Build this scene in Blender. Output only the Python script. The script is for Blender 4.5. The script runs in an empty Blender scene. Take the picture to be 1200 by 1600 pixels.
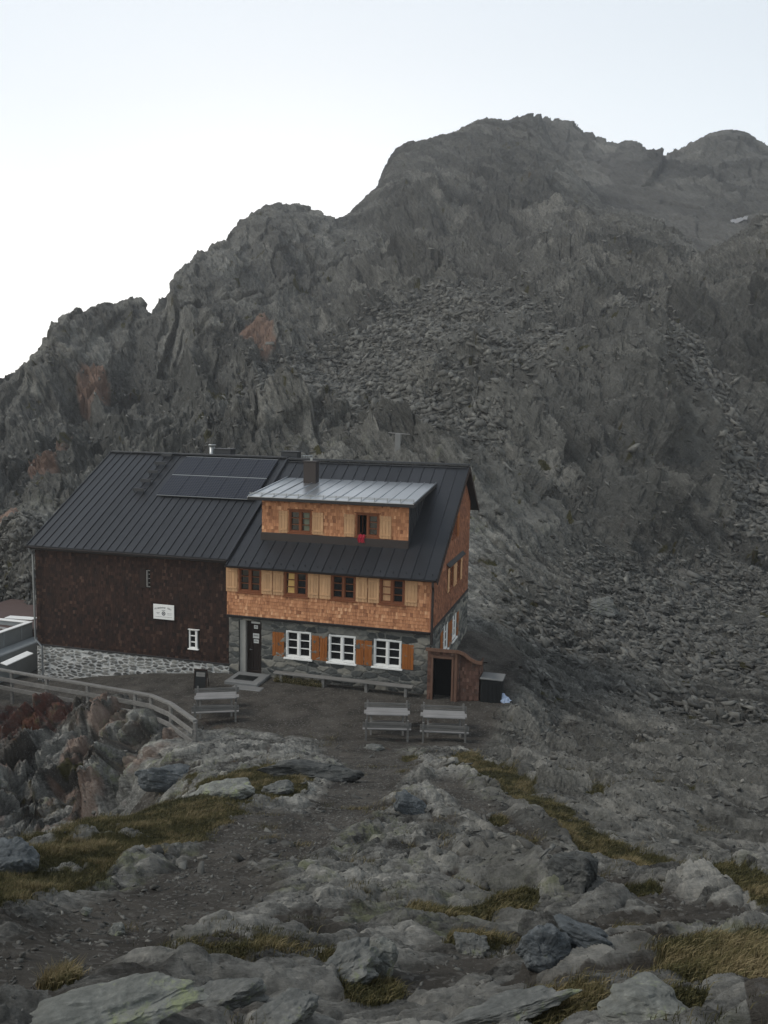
import bpy, math, random
import numpy as np
R = math.radians
random.seed(7); rng = np.random.default_rng(11)
scn = bpy.context.scene
C = scn.collection

# ------------------------------------------------------------------ camera
CAM = np.array([15.775, -32.347, 11.381]); YAW, PITCH, ROLL, FPX = R(-15.275), R(6.566), R(1.158), 1281.3
fw = np.array([math.sin(YAW)*math.cos(PITCH), math.cos(YAW)*math.cos(PITCH), -math.sin(PITCH)])
rt = np.array([math.cos(YAW), -math.sin(YAW), 0.0]); up = np.cross(rt, fw)
r2 = rt*math.cos(ROLL)+up*math.sin(ROLL); u2 = -rt*math.sin(ROLL)+up*math.cos(ROLL)
import mathutils
cd = bpy.data.cameras.new("camera"); cam = bpy.data.objects.new("camera", cd); C.objects.link(cam)
m3 = mathutils.Matrix(((r2[0], u2[0], -fw[0]), (r2[1], u2[1], -fw[1]), (r2[2], u2[2], -fw[2])))
cam.matrix_world = mathutils.Matrix.Translation(CAM.tolist()) @ m3.to_4x4()
cd.sensor_fit = 'VERTICAL'; cd.sensor_height = 36.0; cd.lens = FPX/1600*36.0
cd.clip_start = 0.1; cd.clip_end = 5000
scn.camera = cam

# ------------------------------------------------------------------ sky and light
SUN_AZ, SUN_EL = R(-23), R(3)            # from +Y towards +X
w = bpy.data.worlds.new("World"); scn.world = w; w.use_nodes = True
nt = w.node_tree; bg = nt.nodes['Background']
sky = nt.nodes.new('ShaderNodeTexSky'); sky.sky_type = 'NISHITA'; sky.sun_disc = False
sky.sun_elevation = SUN_EL; sky.sun_rotation = SUN_AZ; sky.altitude = 2800
sky.air_density = 1.0; sky.dust_density = 2.0; sky.ozone_density = 1.0
hs = nt.nodes.new('ShaderNodeHueSaturation'); hs.inputs['Saturation'].default_value = 0.5
nt.links.new(sky.outputs[0], hs.inputs['Color'])
# the bright dawn sky rolls off softly towards white: c/(c+k)
def vm(op, a, b):
    n = nt.nodes.new('ShaderNodeVectorMath'); n.operation = op
    for k, v in ((0, a), (1, b)):
        if isinstance(v, tuple): n.inputs[k].default_value = v
        else: nt.links.new(v, n.inputs[k])
    return n.outputs[0]
SKY_K, SKY_M = 2.3, 2.14
cc_ = vm('DIVIDE', hs.outputs[0], vm('ADD', hs.outputs[0], (SKY_K, SKY_K, SKY_K)))
nt.links.new(vm('MULTIPLY', cc_, (SKY_M/.15,)*3), bg.inputs[0])
bg.inputs[1].default_value = 0.15
sl = bpy.data.lights.new("sun", 'SUN'); sl.energy = 1.7; sl.angle = R(20); sl.color = (1, .95, .88)
so = bpy.data.objects.new("sun", sl); C.objects.link(so)
def sundir(az, el):
    d = mathutils.Vector((math.sin(az)*math.cos(el), math.cos(az)*math.cos(el), math.sin(el)))
    return d.to_track_quat('Z', 'Y').to_euler()
so.rotation_euler = sundir(R(-114), R(44))
scn.view_settings.view_transform = 'Standard'; scn.view_settings.look = 'None'
scn.view_settings.exposure = 0.14; scn.view_settings.gamma = 1.0
scn.cycles.max_bounces = 5; scn.cycles.diffuse_bounces = 3; scn.cycles.glossy_bounces = 3
scn.cycles.volume_bounces = 0; scn.cycles.caustics_reflective = False; scn.cycles.caustics_refractive = False

# ------------------------------------------------------------------ helpers
def tag(o, label=None, cat=None, group=None, kind=None):
    if label: o['label'] = label
    if cat: o['category'] = cat
    if group: o['group'] = group
    if kind: o['kind'] = kind
    return o
def empty(name, loc, rz=0.0):
    o = bpy.data.objects.new(name, None); C.objects.link(o); o.location = loc; o.rotation_euler = (0, 0, rz)
    o.empty_display_size = .2
    return o
class MB:
    """collects polygons into one mesh"""
    def __init__(s): s.v = []; s.f = []; s.c = []; s.n = 0; s.t = None
    def add(s, vs, fs, col=None):
        o = s.n; s.v.extend(vs); s.n += len(vs)
        s.f.extend([tuple(i+o for i in f) for f in fs]); s.c.extend([col if col is not None else 1.0]*len(vs))
        return s
    def box(s, x0, x1, y0, y1, z0, z1, col=None, M=None):
        vs = [(x, y, z) for z in (z0, z1) for y in (y0, y1) for x in (x0, x1)]
        if M is not None: vs = [tuple(M @ mathutils.Vector(v)) for v in vs]
        return s.add(vs, [(0, 2, 3, 1), (4, 5, 7, 6), (0, 1, 5, 4), (2, 6, 7, 3), (0, 4, 6, 2), (1, 3, 7, 5)], col)
    def bbox(s, x0, x1, y0, y1, z0, z1, b=.012, col=None, M=None):
        """box with chamfered edges"""
        X = (x0, x1); Y = (y0, y1); Z = (z0, z1); vs = []; sg = (1, -1)
        b = min(b, (x1-x0)*.3, (y1-y0)*.3, (z1-z0)*.3)
        idx = {}
        for k in range(2):
            for j in range(2):
                for i in range(2):
                    p = (X[i], Y[j], Z[k]); d = (sg[i]*b, sg[j]*b, sg[k]*b)
                    for a in range(3):
                        q = [p[0]+d[0], p[1]+d[1], p[2]+d[2]]; q[a] = p[a]
                        idx[(i, j, k, a)] = len(vs); vs.append(tuple(q))
        I = lambda i, j, k, a: idx[(i, j, k, a)]
        fs = []
        fs += [(I(0,0,0,0),I(0,0,1,0),I(0,1,1,0),I(0,1,0,0)), (I(1,0,0,0),I(1,1,0,0),I(1,1,1,0),I(1,0,1,0))]
        fs += [(I(0,0,0,1),I(1,0,0,1),I(1,0,1,1),I(0,0,1,1)), (I(0,1,0,1),I(0,1,1,1),I(1,1,1,1),I(1,1,0,1))]
        fs += [(I(0,0,0,2),I(0,1,0,2),I(1,1,0,2),I(1,0,0,2)), (I(0,0,1,2),I(1,0,1,2),I(1,1,1,2),I(0,1,1,2))]
        for j in range(2):
            for k in range(2): fs.append((I(0,j,k,1),I(1,j,k,1),I(1,j,k,2),I(0,j,k,2)))
        for i in range(2):
            for k in range(2): fs.append((I(i,0,k,0),I(i,1,k,0),I(i,1,k,2),I(i,0,k,2)))
        for i in range(2):
            for j in range(2): fs.append((I(i,j,0,0),I(i,j,1,0),I(i,j,1,1),I(i,j,0,1)))
        for i in range(2):
            for j in range(2):
                for k in range(2): fs.append((I(i,j,k,0),I(i,j,k,1),I(i,j,k,2)))
        if M is not None: vs = [tuple(M @ mathutils.Vector(v)) for v in vs]
        return s.add(vs, fs, col)
    def bar(s, p, q, w, h=None, col=None, upv=(0, 0, 1)):
        """rectangular bar from p to q"""
        h = h or w; p = mathutils.Vector(p); q = mathutils.Vector(q); d = q-p; L = d.length; d.normalize()
        u = mathutils.Vector(upv); x = d.cross(u)
        if x.length < 1e-4: x = mathutils.Vector((1, 0, 0))
        x.normalize(); z = x.cross(d)
        M = mathutils.Matrix(((x.x, d.x, z.x, p.x), (x.y, d.y, z.y, p.y), (x.z, d.z, z.z, p.z), (0, 0, 0, 1)))
        return s.bbox(-w/2, w/2, 0, L, -h/2, h/2, b=min(w, h)*.12, col=col, M=M)
    def tube(s, pts, r, n=10, col=None, cap=True):
        pts = [mathutils.Vector(p) for p in pts]; rs = r if isinstance(r, (list, tuple)) else [r]*len(pts)
        vs = []; fs = []
        ref = mathutils.Vector((0, 0, 1))
        for i, p in enumerate(pts):
            d = (pts[min(i+1, len(pts)-1)]-pts[max(i-1, 0)]).normalized()
            a = d.cross(ref if abs(d.z) < .9 else mathutils.Vector((0, 1, 0))).normalized(); b = d.cross(a)
            for k in range(n):
                t = 2*math.pi*k/n; vs.append(tuple(p+a*math.cos(t)*rs[i]+b*math.sin(t)*rs[i]))
        for i in range(len(pts)-1):
            for k in range(n): fs.append((i*n+k, i*n+(k+1) % n, (i+1)*n+(k+1) % n, (i+1)*n+k))
        if cap: fs += [tuple(range(n))[::-1], tuple(range((len(pts)-1)*n, len(pts)*n))]
        return s.add(vs, fs, col)
    def build(s, name, mat, parent=None, smooth=False, loc=None):
        me = bpy.data.meshes.new(name); me.from_pydata(s.v, [], s.f); me.validate()
        import bmesh
        bm = bmesh.new(); bm.from_mesh(me); bmesh.ops.recalc_face_normals(bm, faces=bm.faces[:]); bm.to_mesh(me); bm.free()
        at = me.attributes.new('tint', 'FLOAT', 'POINT'); at.data.foreach_set('value', np.array(s.c, dtype=np.float32))
        if smooth: me.polygons.foreach_set('use_smooth', [True]*len(me.polygons))
        if mat: me.materials.append(mat)
        o = bpy.data.objects.new(name, me); C.objects.link(o)
        if parent: o.parent = parent
        if loc: o.location = loc
        return o
def npmesh(name, V, F, mat, attrs=None, smooth=False, parent=None, nf=4):
    """fast mesh from numpy arrays; F is (n, nf)"""
    me = bpy.data.meshes.new(name); V = np.asarray(V, dtype=np.float32); F = np.asarray(F, dtype=np.int32)
    me.vertices.add(len(V)); me.vertices.foreach_set('co', V.ravel())
    me.loops.add(F.size); me.loops.foreach_set('vertex_index', F.ravel())
    me.polygons.add(len(F)); me.polygons.foreach_set('loop_start', np.arange(0, F.size, nf, dtype=np.int32))
    if smooth: me.polygons.foreach_set('use_smooth', np.ones(len(F), dtype=bool))
    me.update(calc_edges=True)
    for k, a in (attrs or {}).items():
        if a.ndim == 1:
            at = me.attributes.new(k, 'FLOAT', 'POINT'); at.data.foreach_set('value', a.astype(np.float32))
        else:
            at = me.attributes.new(k, 'FLOAT_COLOR', 'POINT')
            b = np.ones((len(a), 4), dtype=np.float32); b[:, :3] = a; at.data.foreach_set('color', b.ravel())
    me.materials.append(mat)
    o = bpy.data.objects.new(name, me); C.objects.link(o)
    if parent: o.parent = parent
    return o
def copy_tree(o, parent=None):
    c = o.copy(); C.objects.link(c); c.parent = parent
    for ch in list(o.children): copy_tree(ch, c)
    return c

# ------------------------------------------------------------------ numpy noise
def _h(i, j, k, s):
    x = (i.astype(np.int64)*374761393 + j.astype(np.int64)*668265263 + k.astype(np.int64)*2147483647*3 + s*1274126177) & 0xFFFFFFFF
    x = ((x ^ (x >> 13))*1274126177) & 0xFFFFFFFF; x = ((x ^ (x >> 16))*2246822519) & 0xFFFFFFFF
    return ((x ^ (x >> 15)) & 0xFFFFFF)/float(0x1000000)
def vnoise(x, y, s=0):
    i = np.floor(x); j = np.floor(y); fx = x-i; fy = y-j
    fx = fx*fx*fx*(fx*(fx*6-15)+10); fy = fy*fy*fy*(fy*(fy*6-15)+10); z = np.zeros_like(i)
    a = _h(i, j, z, s); b = _h(i+1, j, z, s); c = _h(i, j+1, z, s); d = _h(i+1, j+1, z, s)
    return (a+(b-a)*fx)*(1-fy)+(c+(d-c)*fx)*fy - .5
def fbm(x, y, s=0, o=5, g=.5):
    r = 0; a = 1
    for k in range(o):
        r = r+a*vnoise(x, y, s+k*17); x, y = x*1.9+y*.6+3.1, y*1.9-x*.6+7.7; a *= g
    return r
def plates(u, v, s=0, tilt=1.0, bias=(0, 0), jit=.9):
    """broken slabs: every cell is a tilted plane. returns height, edge distance, cell random"""
    i0 = np.floor(u); j0 = np.floor(v); sh = u.shape
    d1 = np.full(sh, 9.); d2 = np.full(sh, 9.); H = np.zeros(sh); Rn = np.zeros(sh)
    z = np.zeros(sh)
    for di in (-1, 0, 1):
        for dj in (-1, 0, 1):
            i = i0+di; j = j0+dj
            px = i+.5+jit*(_h(i, j, z, s)-.5); py = j+.5+jit*(_h(i, j, z+1, s)-.5)
            dx = u-px; dy = v-py; d = dx*dx+dy*dy
            h0 = _h(i, j, z+2, s); gx = (_h(i, j, z+3, s)-.5)*tilt+bias[0]; gy = (_h(i, j, z+4, s)-.5)*tilt+bias[1]
            n = d < d1
            d2 = np.where(n, d1, np.minimum(d2, d)); d1 = np.where(n, d, d1)
            H = np.where(n, (h0-.5)+gx*dx+gy*dy, H); Rn = np.where(n, _h(i, j, z+5, s), Rn)
    return H, np.sqrt(d2)-np.sqrt(d1), Rn
def sstep(a, b, x):
    t = np.clip((x-a)/(b-a), 0, 1); return t*t*(3-2*t)

# ------------------------------------------------------------------ materials
class NT:
    def __init__(s, name):
        s.m = bpy.data.materials.new(name); s.m.use_nodes = True; s.t = s.m.node_tree
        s.p = s.t.nodes['Principled BSDF']; s.out = s.t.nodes['Material Output']
    def n(s, ty, **kw):
        nd = s.t.nodes.new(ty)
        for k, v in kw.items():
            if k in nd.inputs: nd.inputs[k].default_value = v
            else: setattr(nd, k, v)
        return nd
    def l(s, a, b): s.t.links.new(a, b)
    def coords(s, scale=(1, 1, 1), rot=(0, 0, 0)):
        g = s.n('ShaderNodeTexCoord'); m = s.n('ShaderNodeMapping'); m.inputs['Scale'].default_value = scale
        m.inputs['Rotation'].default_value = rot; s.l(g.outputs['Object'], m.inputs['Vector']); return m.outputs[0]
    def noise(s, vec, scale, detail=6, rough=.6, dist=0):
        n = s.n('ShaderNodeTexNoise'); n.inputs['Scale'].default_value = scale; n.inputs['Detail'].default_value = detail
        n.inputs['Roughness'].default_value = rough; n.inputs['Distortion'].default_value = dist
        if vec is not None: s.l(vec, n.inputs['Vector'])
        return n.outputs[0]
    def ramp(s, fac, pts):
        r = s.n('ShaderNodeValToRGB'); e = r.color_ramp.elements
        while len(e) > 1: e.remove(e[0])
        e[0].position = pts[0][0]; e[0].color = tuple(pts[0][1])+(1,) if len(pts[0][1]) == 3 else pts[0][1]
        for p, c in pts[1:]:
            k = e.new(p); k.color = tuple(c)+(1,) if len(c) == 3 else c
        s.l(fac, r.inputs[0]); return r.outputs[0]
    def mix(s, f, a, b, mode='MIX'):
        m = s.n('ShaderNodeMix', data_type='RGBA', blend_type=mode); 
        for v, k in ((f, 0), (a, 6), (b, 7)):
            if isinstance(v, bpy.types.NodeSocket): s.l(v, m.inputs[k])
            elif k == 0: m.inputs[0].default_value = v
            else: m.inputs[k].default_value = tuple(v)+(1,) if len(v) == 3 else v
        return m.outputs[2]
    def math(s, op, a, b=None, c=None, clamp=False):
        m = s.n('ShaderNodeMath', operation=op, use_clamp=clamp)
        for k, v in enumerate((a, b, c)):
            if v is None: continue
            if isinstance(v, bpy.types.NodeSocket): s.l(v, m.inputs[k])
            else: m.inputs[k].default_value = v
        return m.outputs[0]
    def attr(s, name, out='Fac'):
        a = s.n('ShaderNodeAttribute', attribute_name=name); return a.outputs[out]
    def bump(s, h, strength=.3, dist=.02, nrm=None):
        sv = strength
        b = s.n('ShaderNodeBump')
        if isinstance(sv, bpy.types.NodeSocket): s.l(sv, b.inputs['Strength'])
        else: b.inputs['Strength'].default_value = sv
        b.inputs['Distance'].default_value = dist
        s.l(h, b.inputs['Height'])
        if nrm is not None: s.l(nrm, b.inputs['Normal'])
        return b.outputs[0]
    def fin(s, col, rough=.8, metal=0., nrm=None, spec=None):
        if isinstance(col, bpy.types.NodeSocket): s.l(col, s.p.inputs['Base Color'])
        else: s.p.inputs['Base Color'].default_value = tuple(col)+(1,)
        if isinstance(rough, bpy.types.NodeSocket): s.l(rough, s.p.inputs['Roughness'])
        else: s.p.inputs['Roughness'].default_value = rough
        s.p.inputs['Metallic'].default_value = metal
        if spec is not None: s.p.inputs['Specular IOR Level'].default_value = spec
        if nrm is not None: s.l(nrm, s.p.inputs['Normal'])
        return s.m
def simple(name, col, rough=.7, metal=0., var=.25, scale=3., bump=.15, stretch=(1, 1, 1), tint=.35, spec=.3):
    t = NT(name); v = t.coords(stretch); n = t.noise(v, scale, 8, .65)
    f = t.math('MULTIPLY_ADD', n, 2*var, 1-var)
    tt = t.math('MULTIPLY_ADD', t.attr('tint'), tint, 1-tint)
    f = t.math('MULTIPLY', f, tt)
    c = t.mix(1.0, col, t.n('ShaderNodeCombineColor').outputs[0], 'MULTIPLY')
    cc = t.t.nodes[-1]
    comb = [n for n in t.t.nodes if n.bl_idname == 'ShaderNodeCombineColor'][0]
    for k in range(3): t.l(f, comb.inputs[k])
    nf = t.noise(v, scale*8, 6, .7)
    return t.fin(c, rough, metal, t.bump(nf, bump, .01), spec)
def wood(name, col, dark, rough=.75, sc=(1, 1, 1), grain=30., axis=2, tint=.35):
    st = [grain, grain, grain]; st[axis] = grain*.06
    t = NT(name); v = t.coords(st); n = t.noise(v, 1.0, 8, .7, .6); n2 = t.noise(t.coords(), 1.7, 4, .6)
    c = t.mix(t.ramp(n, [(.3, (0, 0, 0)), (.75, (1, 1, 1))]), dark, col)
    f = t.math('MULTIPLY', t.math('MULTIPLY_ADD', n2, .5, .75), t.math('MULTIPLY_ADD', t.attr('tint'), tint, 1-tint))
    comb = t.n('ShaderNodeCombineColor')
    for k in range(3): t.l(f, comb.inputs[k])
    c = t.mix(1.0, c, comb.outputs[0], 'MULTIPLY')
    return t.fin(c, rough, 0, t.bump(n, .25, .004), .3)
def shingle_mat(name, stops, wear=None):
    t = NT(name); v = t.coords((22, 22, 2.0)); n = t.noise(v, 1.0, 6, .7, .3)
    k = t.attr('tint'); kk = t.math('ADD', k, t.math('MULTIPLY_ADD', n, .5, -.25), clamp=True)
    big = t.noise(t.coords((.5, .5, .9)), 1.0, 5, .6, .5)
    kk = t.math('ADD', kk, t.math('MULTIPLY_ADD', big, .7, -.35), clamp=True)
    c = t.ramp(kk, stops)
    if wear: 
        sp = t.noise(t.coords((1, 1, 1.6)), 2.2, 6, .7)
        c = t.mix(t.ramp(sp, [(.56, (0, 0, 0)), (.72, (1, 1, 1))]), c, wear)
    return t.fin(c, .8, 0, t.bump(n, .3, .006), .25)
M = {}
M['shingle_new'] = shingle_mat('larch_shingles', [(0, (.20, .08, .04)), (.35, (.38, .168, .082)), (.7, (.53, .25, .125)), (1, (.68, .38, .21))])
M['shingle_old'] = shingle_mat('weathered_shingles', [(0, (.008, .005, .004)), (.4, (.021, .011, .008)), (.7, (.038, .018, .012)), (1, (.075, .042, .03))])
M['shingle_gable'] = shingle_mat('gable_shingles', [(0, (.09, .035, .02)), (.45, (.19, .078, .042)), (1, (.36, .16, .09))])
M['larch'] = wood('pale_larch', (.66, .40, .22), (.50, .28, .14), grain=26)
M['shutter_brown'] = wood('stained_shutter', (.36, .125, .028), (.25, .08, .018), grain=20)
M['frame_brown'] = wood('brown_frame', (.24, .085, .035), (.15, .05, .022), grain=20)
M['dark_wood'] = wood('dark_timber', (.035, .022, .016), (.018, .011, .009), grain=18)
M['grey_wood'] = wood('grey_weathered_wood', (.24, .23, .215), (.12, .115, .105), grain=16, axis=0)
M['pale_plank'] = wood('pale_weathered_plank', (.30, .29, .28), (.19, .185, .18), grain=16, axis=0)
M['white_paint'] = simple('white_paint', (.78, .77, .74), .5, var=.06, bump=.05)
M['fascia'] = simple('dark_fascia', (.022, .02, .02), .6, var=.2)
M['metal_dark'] = simple('dark_sheet_metal', (.045, .047, .052), .42, .55, var=.2, scale=1.0, bump=.10, tint=.5)
M['metal_light'] = simple('zinc_sheet', (.52, .54, .56), .30, .9, var=.10, scale=.9, bump=.04, tint=.3)
M['metal_grey'] = simple('grey_metal', (.30, .31, .31), .4, .7, var=.1)
M['gutter'] = simple('brown_gutter_metal', (.05, .042, .04), .45, .5, var=.1)
M['glass'] = NT('window_glass').fin((.012, .013, .014), .06, 0, None, .6)
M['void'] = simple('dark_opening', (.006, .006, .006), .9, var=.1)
M['curtain_yellow'] = simple('yellow_curtain', (.66, .42, .15), .8, var=.15)  # yellow reflection of a shutter, painted as a sheet on the pane
M['curtain_green'] = simple('greenish_curtain', (.16, .17, .12), .8, var=.2)
M['cloth_red'] = simple('red_cloth', (.30, .015, .03), .85, var=.2)
M['plaster'] = simple('pale_plaster', (.30, .29, .265), .9, var=.2, scale=4, bump=.4)
M['black'] = simple('black_plastic', (.012, .013, .013), .5, var=.2)
M['paper'] = simple('white_notice', (.62, .61, .58), .7, var=.04)
M['blue_bag'] = simple('pale_blue_plastic', (.36, .43, .56), .4, var=.1)
M['concrete'] = simple('grey_concrete', (.17, .17, .165), .9, var=.25, scale=2, bump=.4)
def panel_mat():
    t = NT('solar_cells'); v = t.coords((1/.135, 1/.135, 1.0))
    b = t.n('ShaderNodeTexBrick', offset=0.0, squash=1.0); t.l(t.coords(), b.inputs['Vector'])
    b.inputs['Scale'].default_value = 1.0; b.inputs['Brick Width'].default_value = .135; b.inputs['Row Height'].default_value = .135
    b.inputs['Mortar Size'].default_value = .012; b.inputs['Mortar Smooth'].default_value = 0
    b.inputs['Color1'].default_value = (.010, .012, .020, 1); b.inputs['Color2'].default_value = (.012, .015, .028, 1)
    b.inputs['Mortar'].default_value = (.06, .062, .066, 1)
    return t.fin(b.outputs[0], .35, 0, None, .12)
M['solar'] = panel_mat()

def stone_mat(name, mortar, stops, rough=.9):
    t = NT(name); v = t.coords(); n = t.noise(v, 6, 8, .65); n2 = t.noise(v, 34, 6, .7)
    k = t.attr('tint'); st = t.attr('stone')
    kk = t.math('ADD', k, t.math('MULTIPLY_ADD', n, .6, -.3), clamp=True)
    c = t.ramp(kk, stops)
    mm = t.mix(t.ramp(n, [(.35, (0, 0, 0)), (.7, (1, 1, 1))]), tuple(x*.72 for x in mortar), mortar)
    c = t.mix(t.math('ADD', st, t.math('MULTIPLY_ADD', n2, .3, -.15), clamp=True), mm, c)
    return t.fin(c, rough, 0, t.bump(n2, .5, .012), .25)
M['stone_white'] = stone_mat('whitewashed_rubble', (.62, .61, .58), [(0, (.06, .058, .052)), (.5, (.13, .125, .115)), (1, (.30, .29, .26))])
M['stone_grey'] = stone_mat('grey_rubble', (.20, .195, .175), [(0, (.028, .03, .03)), (.35, (.07, .073, .07)), (.7, (.14, .138, .125)), (1, (.24, .225, .19))])

# ================================================================== terrain
def pray(px, py):
    d = fw*FPX+r2*(px-600)-u2*(py-800); return d
FWH = np.array([math.sin(YAW), math.cos(YAW)]); RTH = np.array([math.cos(YAW), -math.sin(YAW)])
def at_d(px, py, dist):
    d = pray(px, py); h = math.hypot(d[0], d[1]); return CAM+d*dist/h
def at_z(px, py, z):
    d = pray(px, py); return CAM+d*(z-CAM[2])/d[2]
def polar(P):
    x = P[..., 0]-CAM[0]; y = P[..., 1]-CAM[1]; d = np.hypot(x, y)
    a = x*RTH[0]+y*RTH[1]; b = x*FWH[0]+y*FWH[1]
    return np.arctan2(a, b), np.log(d), (P[..., 2]-CAM[2])/d
class RBF:
    def __init__(s, P, sx=1.0, sy=.45, c=.015):
        az, lg, t = polar(np.array(P)); s.x = az*sx; s.y = lg*sy; s.c = c; n = len(P)
        D = np.sqrt((s.x[:, None]-s.x)**2+(s.y[:, None]-s.y)**2+c*c)
        A = np.zeros((n+3, n+3)); A[:n, :n] = D; A[:n, n] = 1; A[:n, n+1] = s.x; A[:n, n+2] = s.y; A[n:, :n] = A[:n, n:].T
        A[:n, :n] += np.eye(n)*1e-4
        s.w = np.linalg.solve(A, np.r_[t, 0, 0, 0]); s.sx = sx; s.sy = sy
    def __call__(s, az, lg):
        sh = az.shape; x = az.ravel()*s.sx; y = lg.ravel()*s.sy; n = len(s.x); out = np.full(x.shape, s.w[n])+s.w[n+1]*x+s.w[n+2]*y
        for k in range(n): out += s.w[k]*np.sqrt((x-s.x[k])**2+(y-s.y[k])**2+s.c**2)
        return out.reshape(sh)
cp = []
# terrace (world points): flat in front of the hut, falling to the left wing's end
for x, y, z in ((13, -.5, -.1), (9, 0, 0), (9.5, -5.5, 0), (6, -1.5, 0), (6, -5, 0), (7, -7.5, .1), (3, -1, 0), (3, -5, 0), (0, -1, -.05), (0, -4, -.05), (-2, -1, -.25), (-3, -4, -.25), (-5, -1, -.6), (-5, -4.2, -.6),
                (-8, -.8, -1.1), (-8, -3.8, -1.1), (-11, -1, -1.6), (-12, -3.5, -1.8), (3, 5, 0), (-5, 5, -.3), (3, 10, .8), (-5, 11, .8), (9.5, 10, .3), (-12, 6, -1.6), (-18, 4, -2), (-20, 10, -1.5), (12.5, 3, -.2), (12.6, -4.5, -.15),
                (4.5, -7.2, .05), (2.6, -7.2, -.05)): cp.append((x, y, z))
def cd_(l):
    for px, py, d in l: cp.append(tuple(at_d(px, py, d)))
def cz_(l):
    for px, py, z in l: cp.append(tuple(at_z(px, py, z)))
# camera's own slope down to the terrace
cd_([(600, 1600, 4.0), (600, 1520, 5.3), (600, 1450, 7.0), (600, 1370, 9.6), (600, 1300, 13), (600, 1245, 18), (600, 1200, 23.5),
     (200, 1600, 3.9), (200, 1520, 5.2), (200, 1450, 6.8), (230, 1380, 9.0), (300, 1320, 12), (430, 1240, 18), (480, 1200, 22),
     (0, 1600, 4.1), (0, 1500, 5.6), (0, 1430, 7.5), (60, 1370, 10), (40, 1315, 12.5), (140, 1290, 14.5), (250, 1268, 16.5), (350, 1225, 19.5),
     (400, 1190, 24), (330, 1180, 25.5), (260, 1200, 25), (-150, 1500, 5.6), (-150, 1350, 11), (-200, 1650, 3.5),
     (900, 1600, 4.0), (900, 1500, 5.7), (900, 1430, 7.5), (880, 1360, 10), (850, 1290, 14), (780, 1230, 19), (720, 1190, 24),
     (1200, 1600, 3.9), (1200, 1500, 5.3), (1200, 1425, 7.6), (1080, 1380, 9.6), (980, 1345, 11.5), (1400, 1600, 3.9), (1400, 1500, 5.5)])
for a in (-.6, -.3, 0, .3, .6):
    c, s_ = math.cos(YAW+a), math.sin(YAW+a)
    for dd, zz in ((1.0, -1.85), (2.2, -2.25)): cp.append((CAM[0]+dd*s_, CAM[1]+dd*c, CAM[2]+zz))
# gully left, below the railing (behind the grass crest)
cp += [tuple(at_d(px, py, d)) for px, py, d in ((40, 1420, 17), (140, 1380, 20), (240, 1330, 22), (60, 1350, 25), (-150, 1420, 22))]
cd_([(60, 1290, 29), (150, 1275, 28), (220, 1240, 27.5), (30, 1200, 32), (120, 1190, 31), (200, 1180, 30), (60, 1120, 35), (150, 1115, 33.5), (230, 1140, 30.5), (-100, 1200, 33), (-100, 1100, 37)])
# right flank: steep slabs, then the scree bowl
cd_([(900, 1200, 27), (1000, 1260, 20), (1000, 1310, 14.5), (1100, 1330, 15), (1100, 1260, 21), (1200, 1360, 13), (1200, 1290, 20), (1350, 1350, 14), (850, 1130, 33), (1000, 1180, 31), (1200, 1200, 30), (1400, 1250, 24),
     (850, 1060, 40), (950, 1080, 41), (1100, 1100, 42), (1250, 1100, 43), (830, 990, 48), (950, 1000, 54), (1080, 1000, 57), (1200, 1000, 60), (1400, 1000, 62),
     (800, 930, 56), (900, 920, 62), (1000, 920, 67), (1100, 900, 76), (1200, 900, 80), (780, 860, 62), (880, 850, 70), (960, 880, 70), (1050, 820, 84), (1200, 800, 98), (1400, 850, 90)])
# mountain face
cd_([(760, 780, 68), (850, 760, 78), (950, 750, 86), (1060, 720, 98), (1200, 720, 112), (700, 720, 74), (760, 690, 82), (850, 680, 90), (950, 660, 98), (1050, 620, 112), (1200, 690, 120),
     (600, 700, 80), (600, 650, 92), (700, 600, 100), (850, 600, 104), (950, 560, 116), (1030, 530, 128), (1200, 650, 126), (600, 580, 110), (700, 520, 122), (820, 500, 128), (850, 460, 142), (920, 480, 140),
     (500, 690, 85), (500, 640, 100), (500, 580, 122), (430, 680, 92), (420, 620, 112), (380, 680, 96), (300, 690, 92), (200, 700, 84), (100, 780, 76), (100, 860, 62), (20, 900, 56), (-100, 900, 58), (20, 800, 78),
     (200, 640, 106), (100, 680, 98), (0, 720, 96), (100, 560, 122), (0, 640, 112), (-150, 700, 110), (330, 560, 124), (260, 580, 120), (430, 520, 138), (560, 500, 140), (520, 420, 170), (400, 430, 165), (300, 480, 140),
     (650, 430, 156), (650, 330, 205), (740, 400, 172), (740, 300, 225), (840, 380, 182), (830, 280, 240), (600, 300, 235), (560, 380, 190), (900, 400, 175), (900, 340, 205), (1000, 430, 160), (1000, 500, 145),
     (1100, 480, 150), (1100, 570, 134), (1200, 450, 158), (1200, 560, 138), (1400, 500, 150), (1400, 650, 130), (1400, 750, 110)])
crest = [(-250, 690, 122), (-90, 640, 126), (0, 592, 130), (60, 548, 132), (85, 505, 136), (130, 488, 140), (190, 470, 146), (225, 478, 148), (242, 520, 150), (260, 462, 160), (270, 438, 168), (320, 392, 180), (360, 372, 190), (385, 345, 200), (430, 326, 212),
         (480, 338, 222), (515, 362, 230), (535, 350, 236), (570, 320, 245), (600, 288, 252), (618, 245, 258), (650, 228, 265), (690, 218, 270), (715, 212, 272), (738, 198, 276), (780, 189, 282), (800, 192, 284), (822, 183, 286), (850, 205, 282), (870, 240, 274),
         (905, 290, 250), (950, 342, 220), (1000, 352, 205), (1060, 372, 190), (1105, 408, 182), (1140, 382, 182), (1200, 342, 186), (1260, 330, 190), (1400, 380, 190)]
cd_(crest)
for px, py, d in crest[::2]: cp.append(tuple(at_d(px, py+55, d*1.16)))
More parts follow.
